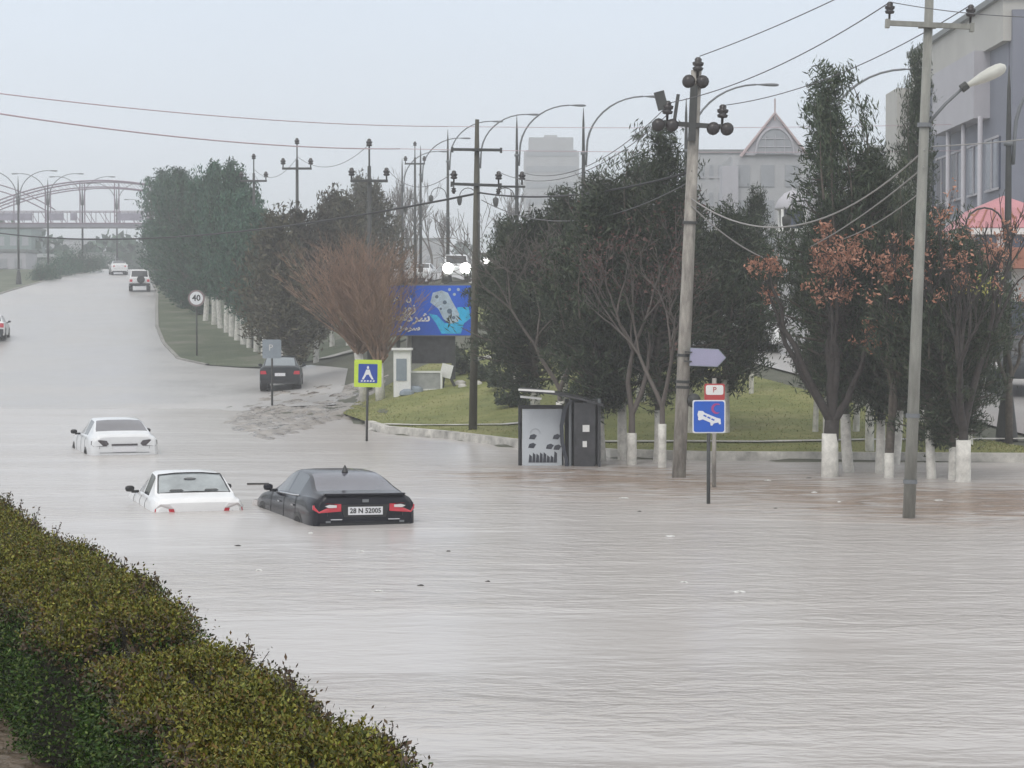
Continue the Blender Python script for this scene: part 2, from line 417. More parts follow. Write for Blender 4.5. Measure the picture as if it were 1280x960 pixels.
# ------------------------------------------------------------------ vegetation
M_bark = mat('bark', (.10, .085, .07), .9, var=.4, scale=9, bump=.6)
M_barkpale = mat('pale_bark', (.34, .31, .28), .85, var=.3, scale=8)
M_barkdark = mat('dark_wet_bark', (.045, .038, .034), .8, var=.4, scale=9, bump=.6)
M_white = mat('whitewash', (.64, .62, .57), .8, var=.28, scale=5, bump=.3)
L_con = leafmat('conifer_needles', [(.014, .022, .012), (.028, .042, .022), (.046, .062, .033), (.07, .08, .045)])
L_con2 = leafmat('green_needles', [(.012, .042, .026), (.026, .072, .044), (.04, .10, .058), (.065, .13, .07)])
L_con3 = leafmat('olive_needles', [(.03, .032, .018), (.055, .05, .03), (.085, .07, .045)])
L_red = leafmat('dead_red_leaves', [(.07, .035, .03), (.11, .055, .048), (.15, .08, .07)])
L_rust = leafmat('rust_leaves', [(.24, .105, .065), (.38, .18, .115), (.48, .25, .17), (.32, .16, .11)], vary=False)
L_yel = leafmat('yellow_leaves', [(.20, .19, .05), (.30, .27, .08)])
L_grass = leafmat('grass_blades', [(.11, .13, .03), (.18, .20, .05), (.26, .25, .08), (.32, .28, .13)], vary=False)
M_twig = mat('twigs', (.15, .10, .085), .9, var=.3, scale=3)
M_twigred = mat('red_twigs', (.26, .165, .115), .85, var=.5, scale=2.2)
M_twiggrey = mat('grey_twigs', (.13, .112, .10), .9, var=.25, scale=3)

def quads(P_, A, B, fold=None):
    """leaf rhombs: centre P, half-length vector A, half-width vector B"""
    n = len(P_)
    V = np.empty((n, 4, 3)); V[:, 0] = P_ - A; V[:, 1] = P_ + B; V[:, 2] = P_ + A; V[:, 3] = P_ - B
    if fold is not None: V[:, 1] += fold; V[:, 3] += fold
    return V.reshape(-1, 3), np.arange(n * 4).reshape(n, 4)
def rdir(rng, n):
    v = rng.normal(size=(n, 3)); return v / np.linalg.norm(v, axis=1, keepdims=True)
def norm(v): return v / np.maximum(np.linalg.norm(v, axis=1, keepdims=True), 1e-9)

def conifer_mesh(seed, h, r, nb, base=.12, kind='cypress', leaf=.10, per=7, tuft=.27, step=.26, widest=.3, spires=0, aspect=.34):
    """needle tufts set along ascending branches; returns (crown verts, quads), limbs MB"""
    rng = np.random.RandomState(seed); limbs = MB(); pts = []; dirs = []
    def branch(z0, az, L, el, x0=0., y0=0., w=.035):
        n = max(3, int(L / step)); p = np.array([x0, y0, z0]); e = el; poly = [tuple(p)]
        for i in range(n):
            e += rng.uniform(.01, .12) if kind != 'pine' else rng.uniform(-.08, .1); az2 = az + rng.uniform(-.25, .25)
            d = np.array([math.cos(az2) * math.cos(e), math.sin(az2) * math.cos(e), math.sin(e)])
            p = p + d * (L / n); poly.append(tuple(p))
            f = (i + 1) / n
            if f > .22:
                m = 1 + int(rng.rand() < .8)
                for _ in range(m):
                    pts.append(p + rng.normal(size=3) * tuft * .55); dirs.append(d)
        limbs.tube(poly, [w * (1 - .85 * i / n) for i in range(n + 1)], 4, cap=False)
    lean = rng.uniform(-.02, .02, 2)
    gaps = rng.uniform(0, 2 * math.pi, 3); gz_ = rng.uniform(.25, .8, 3)
    for i in range(nb):
        f = (i + rng.rand()) / nb; z0 = h * (base + (0.96 - base) * f)
        prof = min(1, (f / widest)) ** .5 if f < widest else max(.06, 1 - ((f - widest) / (1 - widest)) ** 1.15)
        az = rng.uniform(0, 2 * math.pi)
        L = r * (prof * (.62 + .5 * rng.rand()) + .06)
        if any(abs(((az - g_ + math.pi) % (2 * math.pi)) - math.pi) < .5 and abs(f - q) < .12 for g_, q in zip(gaps, gz_)): L *= .5
        el = rng.uniform(-.1, .6) if kind != 'pine' else rng.uniform(-.15, .45)
        branch(z0, az, L, el, lean[0] * z0, lean[1] * z0, .02 + .05 * (1 - f))
    for i in range(spires):
        az = rng.uniform(0, 6.28); rr = r * rng.uniform(.2, .75)
        branch(h * rng.uniform(.5, .70), az, h * rng.uniform(.2, .31), 1.3, math.cos(az) * rr, math.sin(az) * rr, .03)
    pts = np.array(pts); dirs = np.array(dirs)
    P_ = np.repeat(pts, per, 0) + rng.normal(size=(len(pts) * per, 3)) * tuft * .42
    D = norm(np.repeat(dirs, per, 0) * .8 + rdir(rng, len(P_)) * .9 + np.array([0, 0, .35]))
    s = leaf * rng.uniform(.6, 1.5, (len(P_), 1))
    side = norm(np.cross(D, rdir(rng, len(P_))))
    # tip leader
    return quads(P_, D * s, side * s * aspect), limbs, lean
def tree_thing(name, label, cat, loc, proto, group=None, rz=0., s=1., sz=None, tl=(0, 0)):
    o = proto if proto.get('fresh') else copy_tree(proto)
    if proto.get('fresh'):
        del proto['fresh']
    if 'fresh' in o: del o['fresh']
    o.name = name; o.location = loc; o.rotation_euler = (tl[0], tl[1], rz); o.scale = (s, s, sz or s); tag(o, label, cat)
    if group: o['group'] = group
    return o
def make_conifer(seed, h, r, nb, L=None, trunk_r=.12, paint=1.55, base=.12, bark=None, **kw):
    root = thing('conifer', 'x', 'tree'); root['fresh'] = 1
    (V, Q), limbs, lean = conifer_mesh(seed, h, r, nb, base=base, **kw)
    rng = np.random.RandomState(seed + 99)
    npmesh('crown', V, Q, L or L_con, root)
    tp = [(lean[0] * z + .05 * math.sin(z * 1.3 + seed), lean[1] * z + .04 * math.cos(z * 1.1 + seed), z) for z in np.linspace(-.3, h * .93, 12)]
    limbs.tube(tp, [trunk_r * (1 - .85 * i / 11) for i in range(12)], 9)
    limbs.build('trunk', bark or M_bark, root, True)
    if paint:
        mb = MB(); zz = np.linspace(-.28, paint, 6)
        mb.tube([(lean[0] * z + .05 * math.sin(z * 1.3 + seed), lean[1] * z + .04 * math.cos(z * 1.1 + seed), z) for z in zz], [trunk_r * (1.1 - .05 * i) + .012 for i in range(6)], 10)
        mb.build('painted_base', M_white, root, True)
    return root

def bare_tree_mesh(seed, h, spread, depth, forks=(2, 3), trunk_h=1.6, trunk_r=.14, twig_r=.008, fan=.5, upbias=.5, shrink=.72, lean=(0, 0), first=None, trunk_n=10):
    rng = random.Random(seed); mb = MB(); tips = []
    tw = []      # fine twigs
    def grow(p, d, L, r, k):
        n = 3 if k > 1 else 4; pts = [p]; q = p; dd = d
        for i in range(n):
            dd = (dd + (Vector((rng.gauss(0, .11), rng.gauss(0, .11), rng.gauss(0, .06) + .05 * upbias)) if k else Vector((0, 0, 0)))).normalized()
            q = q + dd * (L / n); pts.append(q)
        mb.tube(pts, [max(twig_r * .6, r * (1 - .35 * i / n)) for i in range(n + 1)], trunk_n if k == 0 else (6 if k == 1 else (4 if k < 4 else 3)), cap=False)
        if k >= depth: tips.append((q, dd)); return
        nf = rng.randint(*forks) if not (first and k == 0) else first
        ph = rng.uniform(0, 6.28)
        for j in range(nf):
            a = ph + 6.28 * j / nf + rng.uniform(-.4, .4); sp = fan * rng.uniform(.55, 1.25)
            ax = dd.orthogonal().normalized(); ax.rotate(Matrix.Rotation(a, 3, dd))
            nd = (dd * math.cos(sp) + ax * math.sin(sp) * spread + Vector((0, 0, upbias * .3))).normalized()
            at_ = q if j == 0 or k < 2 else pts[rng.randint(1, n)]
            grow(at_, nd, L * shrink * rng.uniform(.8, 1.2) if k > 0 else (h - trunk_h) * .36 * rng.uniform(.85, 1.15), max(twig_r, r * (.62 if nf > 1 else .8)), k + 1)
    grow(Vector((0, 0, -.3)), Vector((lean[0], lean[1], 1)).normalized(), trunk_h + .3, trunk_r, 0)
    return mb, tips
def leafballs(tips, rng, n, rad, s, per=None):
    """clusters of small leaves round the given twig tips"""
    P_ = []
    for (p, d) in tips: P_.append(np.array(p)[None] + rng.normal(size=(n, 3)) * rad)
    P_ = np.concatenate(P_); D = norm(rdir(rng, len(P_)) + np.array([0, 0, -.3])); ss = s * rng.uniform(.6, 1.4, (len(P_), 1))
    return quads(P_, D * ss, norm(np.cross(D, rdir(rng, len(P_)))) * ss * .42)

# ---- clipped hedge beside the camera: three clumps in a row
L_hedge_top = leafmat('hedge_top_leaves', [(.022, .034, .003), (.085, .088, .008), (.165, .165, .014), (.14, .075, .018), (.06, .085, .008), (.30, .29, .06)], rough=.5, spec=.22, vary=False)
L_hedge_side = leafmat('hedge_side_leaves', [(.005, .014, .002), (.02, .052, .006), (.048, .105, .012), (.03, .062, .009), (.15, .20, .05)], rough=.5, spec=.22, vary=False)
L_hedge_brown = leafmat('hedge_brown_leaves', [(.05, .028, .016), (.09, .05, .024), (.07, .06, .022), (.03, .035, .015)], rough=.5, spec=.4, vary=False)
M_hull = mat('hedge_inner_shade', (.018, .016, .009), .95, var=.4, scale=20)  # near-black hull colour stands in for the shade between the leaves
def hedge(y0, y1, wd, zt, seed, label, n_top, n_side, bump=.05, left_in=.0, brown=0.):
    rng = np.random.RandomState(seed); zb = 1.36
    root = thing('hedge', label, 'hedge', (Rx(y0) - wd / 2, y0, zb), group='clipped hedge beside the flooded road')
    off = np.array([Rx(y0) - wd / 2, y0, zb])
    def wob(y, a): return .045 * np.sin(y * 4.1 + a + seed) + .03 * np.sin(y * 9.7 + a * 2.3) + .022 * np.sin(y * 17 + a)
    def wob2(x, y): return .035 * np.sin(x * 7 + y * 2.3 + seed) + .03 * np.sin(y * 5.3 - x * 3) + .02 * np.sin(x * 15 + 1) * np.sin(y * 13)
    def surf(u, v):
        """u 0..1 along, v 0..1 over the section: left foot, left face, top, right face, right foot"""
        y = y0 + (y1 - y0) * u
        ee = np.minimum(np.minimum(u, 1 - u) * (y1 - y0) / .36, 1); ee = np.maximum(0, 1 - (1 - ee) ** 2.6) ** .42
        hw = wd / 2 * ee; H = (zt - zb) * ee
        # superellipse section
        a = math.pi * (1 - v); ca = np.cos(a); sa = np.sin(a)
        x = np.sign(ca) * np.abs(ca) ** .38 * hw; z = np.abs(sa) ** .42 * H
        x = Rx(y) - wd / 2 + x + wob(y, np.where(ca < 0, 0, 3.)) * np.abs(ca) ** .3 * ee
        z = zb + z + wob2(x, y) * sa
        return np.stack([x, y, z], -1)
    # hull
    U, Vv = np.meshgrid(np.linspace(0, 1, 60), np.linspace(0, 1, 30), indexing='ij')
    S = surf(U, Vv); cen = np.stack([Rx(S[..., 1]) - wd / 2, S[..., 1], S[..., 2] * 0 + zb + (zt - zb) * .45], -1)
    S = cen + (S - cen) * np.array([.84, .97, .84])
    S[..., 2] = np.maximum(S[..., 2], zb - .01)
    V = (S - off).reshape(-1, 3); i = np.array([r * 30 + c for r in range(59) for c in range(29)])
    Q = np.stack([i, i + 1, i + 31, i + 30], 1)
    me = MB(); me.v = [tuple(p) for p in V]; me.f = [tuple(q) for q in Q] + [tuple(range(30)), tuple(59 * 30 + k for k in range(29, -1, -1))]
    me.build('inner_dark_hull', M_hull, root, True)
    def pick(n, sel):
        u = rng.rand(n * 9); u = np.where(rng.rand(n * 9) < .22, np.where(rng.rand(n * 9) < .5, u * .3 / (y1 - y0), 1 - u * .3 / (y1 - y0)), u); v = rng.rand(n * 9); h_ = 1e-3
        u = np.clip(u, .0002, .9985); v = np.clip(v, .001, .998)
        p = surf(u, v); A = np.linalg.norm(np.cross(surf(u + h_, v) - p, surf(u, v + h_) - p), axis=1)
        e1 = surf(u + h_, v) - p; e2 = surf(u, v + h_) - p; nn = norm(np.cross(e2, e1)); up = np.abs(nn[:, 2])
        wgt = A * (up > .55 if sel == 'top' else up <= .62 if sel == 'side' else (up > .3) & (up < .9)) * np.where(rng.rand(n * 9) < 1, 1, 1)
        dens = np.where((u < .3 / (y1 - y0)) | (u > 1 - .3 / (y1 - y0)), .3 / (y1 - y0) * 2 / (.22 + .78 * .6 / (y1 - y0)), (1 - .6 / (y1 - y0)) / (.78 * (1 - .6 / (y1 - y0))))
        wgt = wgt * dens; i = rng.choice(n * 9, n, p=wgt / wgt.sum()); return u[i], v[i]
    def leaves(nm, m, u, v, depth, s0):
        p = surf(u, v); e1 = surf(u + 1e-3, v) - p; e2 = surf(u, np.clip(v + 1e-3, 0, 1)) - p
        nn = norm(np.cross(e2, e1)); c = np.stack([Rx(p[:, 1]) - wd / 2, p[:, 1], p[:, 2] * 0 + zb + .3], -1)
        nn = np.where(((p - c) * nn).sum(1, keepdims=True) < 0, -nn, nn)
        p = p + nn * (rng.normal(size=(len(p), 1)) * depth - depth * .3)
        D = norm(nn * .75 + rdir(rng, len(p)) * 1.0 + np.array([0, 0, .25])); s = s0 * rng.uniform(.55, 1.35, (len(p), 1))
        side = norm(np.cross(D, nn + rdir(rng, len(p)) * .7))
        Vq, Qq = quads(p - off, D * s, side * s * .5, fold=None)
        npmesh(nm, Vq, Qq, m, root)
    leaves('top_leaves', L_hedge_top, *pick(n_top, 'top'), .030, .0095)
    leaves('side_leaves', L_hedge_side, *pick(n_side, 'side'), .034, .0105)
    leaves('brown_leaves', L_hedge_brown, *pick(int(n_top * .22), 'edge'), .04, .011)
    # sprigs standing out of the clipped top
    tw = MB(); tips = []
    for k in range(int(16 * (y1 - y0)) + 10):
        u = rng.rand(); vv = rng.uniform(.68, .86) if rng.rand() < .8 else rng.uniform(.3, .7)
        p = surf(np.array([u]), np.array([vv]))[0] - off; L = rng.uniform(.05, .15); d = Vector((rng.normal() * .35 + .15, rng.normal() * .3, 1)).normalized()
        q = Vector(p); e_ = q + d * L; tw.tube([q - d * .06, q + d * L * .5 + Vector((rng.normal() * .01, 0, 0)), e_], .0022, 3, cap=False)
        for j in range(5): tips.append((q + d * L * (.4 + .15 * j), d))
    sp = tag(tw.build('sprigs', M_barkdark, root), kind='stuff')
    Vq, Qq = leafballs(tips, rng, 2, .012, .014); npmesh('sprig_leaves', Vq, Qq, L_hedge_brown, sp)
    return root
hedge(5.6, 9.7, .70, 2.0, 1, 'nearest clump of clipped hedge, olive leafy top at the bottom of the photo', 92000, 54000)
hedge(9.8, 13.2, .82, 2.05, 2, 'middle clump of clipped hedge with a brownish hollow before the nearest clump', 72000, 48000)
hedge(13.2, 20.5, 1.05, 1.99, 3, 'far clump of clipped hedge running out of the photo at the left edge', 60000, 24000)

# ---- trees with whitewashed trunks
conA = make_conifer(11, 8.2, 2.0, 112, spires=8, base=.2, leaf=.085, per=22, aspect=.2, widest=.35)
conB = make_conifer(12, 7.4, 2.3, 118, spires=7, base=.2, leaf=.09, per=22, aspect=.2, widest=.28)
conC = make_conifer(13, 9.6, 1.7, 112, spires=6, base=.18, leaf=.08, per=22, aspect=.2, widest=.25)
conD = make_conifer(14, 6.4, 2.2, 104, spires=7, base=.2, leaf=.09, per=22, aspect=.2, widest=.35)
conG = make_conifer(15, 10.2, 2.3, 92, L=L_con2, spires=10, base=.2, leaf=.13, per=12, tuft=.36, step=.34, widest=.3, trunk_r=.2, paint=1.8)
conH = make_conifer(16, 10.2, 2.7, 96, L=L_con2, spires=9, base=.2, leaf=.13, per=12, tuft=.36, step=.34, widest=.25, trunk_r=.2, paint=1.8)
conO = make_conifer(17, 6.8, 2.2, 95, L=L_con3, spires=2, base=.2, leaf=.12, per=10, tuft=.34, step=.34)
rr = random.Random(4)
grpC = 'dark conifers with whitewashed trunks'
def put(proto, px, Y, h, h0, label, group=grpC, s=None, zoff=0., name='conifer', cat='tree'):
    X = (px - 640) / F * Y; k = h / h0
    sx = s if s else k * rr.uniform(.92, 1.08)
    return tree_thing(name, label, cat, (X, Y, gz(X, Y) + zoff), proto, group, rr.uniform(0, 6.28), sx, k, (rr.uniform(-.045, .045), rr.uniform(-.06, .06)))
# centre clump
for (pr, h0, px, Y, h, s, lab) in [
    (conA, 8.2, 752, 53.0, 6.8, 1.0, 'dark conifer with a white trunk base right beside the bus shelter'),
    (conB, 7.4, 781, 53.2, 7.1, .95, 'dark conifer with white trunk base, second from the bus shelter'),
    (conC, 9.6, 821, 52.6, 8.3, .95, 'tallest dark conifer of the centre clump, left of the concrete utility pole'),
    (conD, 6.4, 668, 62, 6.3, 1.15, 'dark broad conifer rising above the roof of the bus shelter'),
    (conB, 7.4, 648, 72, 6.2, .88, 'dark conifer at the left edge of the centre clump, beside the dark steel pole'),
    (conA, 8.2, 705, 66, 7.0, 1.0, 'dark conifer behind the bus shelter, just left of the reddish bare tree'),
    (conD, 6.4, 742, 66, 7.2, 1.1, 'dark conifer standing behind the reddish bare tree'),
    (conB, 7.4, 862, 60, 6.9, 1.05, 'dark conifer directly behind the concrete utility pole'),
    (conD, 6.4, 905, 60, 6.3, .95, 'dark conifer behind the blue hotel sign'),
    (conA, 8.2, 800, 68, 8.0, 1.1, 'dark conifer in the back row of the centre clump'),
    # right clump
    (conC, 9.6, 1064, 49, 9.5, .95, 'tall slim dark conifer ending in a high spire, right of centre'),
    (conA, 8.2, 1103, 48.6, 7.6, .85, 'dark conifer with white trunk base left of the tall grey pole'),
    (conB, 7.4, 1120, 51.5, 6.6, .85, 'dark conifer close behind the tall grey pole'),
    (conD, 6.4, 1164, 47, 5.7, .8, 'dark conifer with white trunk base just right of the tall grey pole'),
    (conA, 8.2, 1189, 46.6, 5.5, .7, 'dark low conifer with white forked base beside the rightmost bare tree'),
    (conB, 7.4, 1020, 60, 6.4, .6, 'dark conifer behind the rust leaved tree, left half of the right clump'),
    (conC, 9.6, 1152, 62, 10.8, .6, 'tall thin conifer spire seen left of the grey building'),
    (conA, 8.2, 938, 70, 6.8, .6, 'dark conifer at the left edge of the right clump, before the glass gable'),
    (conD, 6.4, 1210, 56, 5.5, .8, 'dark conifer at the right edge of the right clump, beside the red roof'),
    (conA, 8.2, 1088, 54, 7.6, .85, 'dark conifer right behind the tall spired one, before the tall grey pole'),
    (conB, 7.4, 1034, 57, 6.5, .75, 'dark conifer filling the crown of the rust leaved tree from behind'),
    (conD, 6.4, 1072, 60, 6.4, .7, 'dark broad conifer in the back row of the right clump'),
]:
    put(pr, px, Y, h, h0, lab, s=s)
# green row along the right edge of the climbing road
labs = ['nearest', 'second', 'third', 'fourth', 'fifth', 'sixth', 'seventh', 'eighth', 'ninth', 'tenth', 'eleventh', 'twelfth']
rowl = [(118, 329, 7.8), (120.5, 320, 8.2), (123, 312, 8.8), (125.5, 304, 9.2), (128, 297, 10.2), (130.5, 290, 10.8), (133, 283, 9.8), (136, 275, 10.6), (139, 267, 10.4), (143, 257, 9.8)]
conL = make_conifer(18, 10.4, 2.7, 120, L=L_con2, spires=9, base=-.0, leaf=.14, per=11, tuft=.36, step=.36, widest=.3, trunk_r=.16, paint=0)
for i, (Y, px, h) in enumerate(rowl):
    put(conG if i % 2 else conH, px, Y, h, 10.2, '%s conifer with a leaning white trunk, counted from the near end of the green row' % labs[i], 'green conifers in a row along the climbing road', s=.70 + .12 * rr.random())
for i, (Y, px, h) in enumerate([(150, 248, 9.6), (157, 238, 10.4), (165, 229, 10.0), (173, 220, 10.6), (184, 211, 10.6), (198, 203, 9.4)]):
    put(conL, px, Y, h, 10.4, '%s conifer of the far row leafy down to the ground beside the climbing road' % labs[i], 'green conifers leafy to the ground', s=.9 + .1 * rr.random())
for i, (Y, px, h) in enumerate([(104, 352, 7.8), (106, 374, 7.9), (109, 396, 7.6), (118, 414, 8.6), (116, 436, 8.0), (160, 448, 9.4), (96, 369, 5.2), (130, 470, 8.4)]):
    lab = ['olive brown tree right of the green conifer row', 'olive tree below the T-shaped pole left of the red shrub', 'low olive tree left of the red shrub',
           'olive tree behind the left part of the red shrub', 'olive tree directly behind the red shrub', 'tall hazy olive tree rising above the red shrub', 'olive tree with a pale painted trunk behind the dark hatchback', 'olive tree behind the right part of the red shrub'][i]
    put(conO, px, Y, h, 6.8, lab, 'olive brown trees between the conifer row and the red shrub', s=1.05)

# ---- bare deciduous trees
def bare(name, label, loc, seed, h, m=M_twig, leaves=None, paint=.9, group=None, wood=None, cat='tree', rz=0., split=True, **kw):
    root = thing(name, label, cat, loc, rz, group)
    mb, tips = bare_tree_mesh(seed, h, kw.pop('spread', 1.), kw.pop('depth', 5), **kw)
    mb.build('trunk', wood or m, root, True)
    if paint:
        p = MB(); lean = kw.get('lean', (0, 0)); tr = kw.get('trunk_r', .14)
        d = Vector((lean[0], lean[1], 1)).normalized()
        b0 = Vector((0, 0, -.3))
        p.tube([b0 + d * t for t in np.linspace(0.02, paint + .3, 5)], [tr * 1.12, tr * 1.10, tr * 1.09, tr * 1.08, tr * 1.06], 12); p.build('painted_base', M_white, root, True)
    if leaves:
        rng = np.random.RandomState(seed)
        for (L, frac, n, rad, s) in leaves:
            sel = [t for t in tips if frac(t[0])]
            if sel:
                V, Q = leafballs(sel, rng, n, rad, s); npmesh('foliage', V, Q, L, root)
    return root
def loc(px, Y, dz=0.):
    X = (px - 640) / F * Y; return (X, Y, gz(X, Y) + dz)
rsel = random.Random(9)
bare('bare_tree', 'bare tree with dark red dead leaves and white base beside the bus shelter', loc(790, 51.5), 21, 5.3, M_twiggrey, trunk_h=1.35, trunk_r=.11, fan=.42, depth=6, twig_r=.011, upbias=.6,
     leaves=[(L_red, lambda p: rsel.random() < .8, 9, .17, .05)])
bare('bare_tree', 'bare pale stemmed tree in front of the conifers, left of the reddish one', loc(740, 56), 26, 5.4, M_twiggrey, trunk_h=1.7, trunk_r=.085, fan=.38, depth=6, twig_r=.010, upbias=.55, paint=.9,
     leaves=[(L_red, lambda p: rsel.random() < .5, 6, .15, .045)])
bare('bare_tree', 'wide bare brown tree over the roof of the bus shelter, before the conifers', loc(700, 57), 27, 5.6, M_twiggrey, trunk_h=1.5, trunk_r=.10, fan=.55, depth=7, twig_r=.009, upbias=.35, paint=1.2, shrink=.78)
bare('bare_tree', 'bare reddish tree between the concrete pole and the reddish leaved one', loc(828, 50.5), 28, 5.2, M_twiggrey, trunk_h=1.6, trunk_r=.09, fan=.45, depth=6, twig_r=.009, upbias=.5, paint=1.2,
     leaves=[(L_red, lambda p: rsel.random() < .5, 6, .15, .045)])
def reach_tree(label, loc_, seed, fork_z, tr, goals, wood, paint, L=L_rust, nl=900, twigm=M_twig):
    """a forked tree whose boughs end in clumps of leaves; goals: (x, y, z, clump radius)"""
    root = thing('rust_leaved_tree', label, 'tree', loc_); rng = random.Random(seed); nr_ = np.random.RandomState(seed); mb = MB()
    fk = Vector((rng.uniform(-.05, .05), 0, fork_z)); mb.tube([(0, 0, -.3), (0, 0, fork_z * .5), fk], [tr * 1.1, tr, tr * .95], 10)
    P_ = []
    for (x, y, z, r) in goals:
        g_ = Vector((x, y, z)); mid = fk.lerp(g_, .5) + Vector((x * .18, 0, -.10 * abs(x))); prev = [fk - Vector((0, 0, .1))]
        for k in range(1, 9):
            t = k / 8; q = fk * (1 - t) ** 2 + mid * 2 * t * (1 - t) + g_ * t * t + Vector((rng.gauss(0, .04), rng.gauss(0, .04), 0)); prev.append(q)
        mb.tube(prev, [tr * .55 * (1 - .85 * k / 8) + .008 for k in range(9)], 6, cap=False)
        for k in range(26):
            s0 = prev[rng.randint(3, 8)]; d = Vector((rng.gauss(0, 1), rng.gauss(0, 1), rng.gauss(.5, .7))).normalized(); l = r * rng.uniform(.6, 1.5)
            q1 = s0 + d * l * .5 + Vector((0, 0, .04)); q2 = s0 + d * l; mb.tube([s0, q1, q2], [.014, .010, .005], 3, cap=False)
            for j in range(3):
                e_ = q1 + Vector((rng.gauss(0, 1), rng.gauss(0, 1), rng.gauss(.3, 1))) * l * .3; mb.tube([q1, e_], [.008, .004], 3, cap=False)
        n = int(nl * (r / .5) ** 2); lob = nr_.normal(size=(16, 3)) * r * np.array([.7, .6, .6])
        c = lob[nr_.randint(0, 16, n)] + nr_.normal(size=(n, 3)) * r * .22; P_.append(c + np.array([x, y, z]))
    mb.build('trunk', wood, root, True)
    if paint: MB().tube([(0, 0, -.28), (0, 0, paint * .5), (0, 0, paint)], [tr * 1.16, tr * 1.1, tr * 1.06], 12).build('painted_base', M_white, root, True)
    P_ = np.concatenate(P_); D = norm(rdir(nr_, len(P_)) + np.array([0, 0, -.35])); ss = .045 * nr_.uniform(.6, 1.4, (len(P_), 1))
    V, Q = quads(P_, D * ss, norm(np.cross(D, rdir(nr_, len(P_)))) * ss * .42); npmesh('foliage', V, Q, L, root)
    return root
reach_tree('forked tree with the largest rust orange leaf clumps and a white base', loc(1038, 47.5), 22, 1.55, .17,
    [(.15, -.3, 5.1, .46), (.0, -.1, 4.45, .36), (-.05, .2, 5.6, .26), (-1.4, -.2, 4.9, .32), (-1.3, .1, 4.3, .16), (.85, -.2, 3.4, .24)], M_barkdark, 1.25)
reach_tree('thin tree with small rust leaf clumps right behind the tall grey pole', loc(1112, 47.2), 23, 1.5, .10,
    [(-.15, -.4, 4.9, .34), (.40, -.3, 4.7, .26), (.1, -.2, 3.9, .14)], M_bark, .85)
reach_tree('rust leaved tree cut off at the right edge beside the nearest street lamp', loc(1262, 57), 25, 1.6, .10,
    [(-.2, -.3, 4.9, .38), (.5, -.1, 3.7, .36), (-1.1, 0, 5.1, .36)], M_bark, 0, nl=420)
bare('bare_tree', 'rightmost bare tree fanning out above its white base, rust leaves on top', loc(1205, 46), 24, 5.9, M_twig, trunk_h=1.45, trunk_r=.15, fan=.4, depth=6, twig_r=.010, upbias=.85, first=4, paint=1.25, wood=M_barkdark,
     leaves=[(L_rust, lambda p: p.z > 4.1 and rsel.random() < .1, 22, .10, .05), (L_yel, lambda p: 3.2 < p.z < 4.6 and p.x > 0 and rsel.random() < .2, 12, .12, .045)])
# red shrub-like tree: a dense brush of upright shoots on leaning white trunks
def brush(label, px, Y, seed, lean, h, mm, nsh=520, r=1.6, th=1.5, tr=.14, name='coppiced_tree'):
    root = thing(name, label, 'tree', loc(px, Y)); rng = random.Random(seed)
    t = MB(); d = Vector((lean, 0, 1)).normalized(); tp = Vector((0, 0, -.2)) + d * (th + .2)
    t.tube([(0, 0, -.2), tuple(Vector((0, 0, -.2)) + d * th * .5), tuple(tp)], [tr * 1.15, tr, tr * 1.1], 10); t.build('trunk', M_white, root, True)
    s = MB(); arms = []
    for k in range(7):
        a = 6.28 * k / 7 + rng.uniform(-.3, .3); e = tp + Vector((math.cos(a) * r * .38, math.sin(a) * r * .38, rng.uniform(.2, .75)))
        s.tube([tp - d * .1, (tp + e) / 2 + Vector((0, 0, -.05)), e], [.08, .06, .045], 6); arms.append((tp, e))
    for k in range(nsh):
        p0, p1 = arms[rng.randrange(7)]; f = rng.uniform(.2, 1); p = p0.lerp(p1, f)
        o = Vector(((p.x - tp.x), (p.y - tp.y), 0)); dd = (o * rng.uniform(.15, .95) + Vector((rng.gauss(0, .34), rng.gauss(0, .34), 1.0))).normalized()
        L = (h - th) * rng.uniform(.5, 1.0); q = p; pts = [p]
        for j in range(4):
            dd = (dd + Vector((rng.gauss(0, .15), rng.gauss(0, .15), .04))).normalized(); q = q + dd * L / 4; pts.append(q)
            if j > 0:
                for _ in range(4):
                    e = (dd + Vector((rng.gauss(0, .45), rng.gauss(0, .45), .05))).normalized(); l2 = L * rng.uniform(.1, .3)
                    s.tube([q, q + e * l2], [.007, .004], 3, cap=False)
        wf = rng.choice((.7, 1., 1., 1.9)); s.tube(pts, [.016 * wf, .013 * wf, .010 * wf, .007, .004], 3, cap=False)
    s.build('shoots', mm, root)
    return root
brush('pollarded tree with a brush of orange red shoots on a leaning white trunk', 456, 82, 31, -.12, 5.7, M_twigred, nsh=420, r=1.5, th=1.9, tr=.15)
brush('smaller red shoot tree with white trunk behind the crossing sign', 476, 80, 32, -.06, 4.4, M_twigred, nsh=150, r=1.0, th=1.4, tr=.17)
brush('white trunked pollard with thin shoots beside the left end of the billboard', 505, 83, 33, .12, 4.2, M_twig, nsh=120, r=1.2, th=2.0, tr=.12)
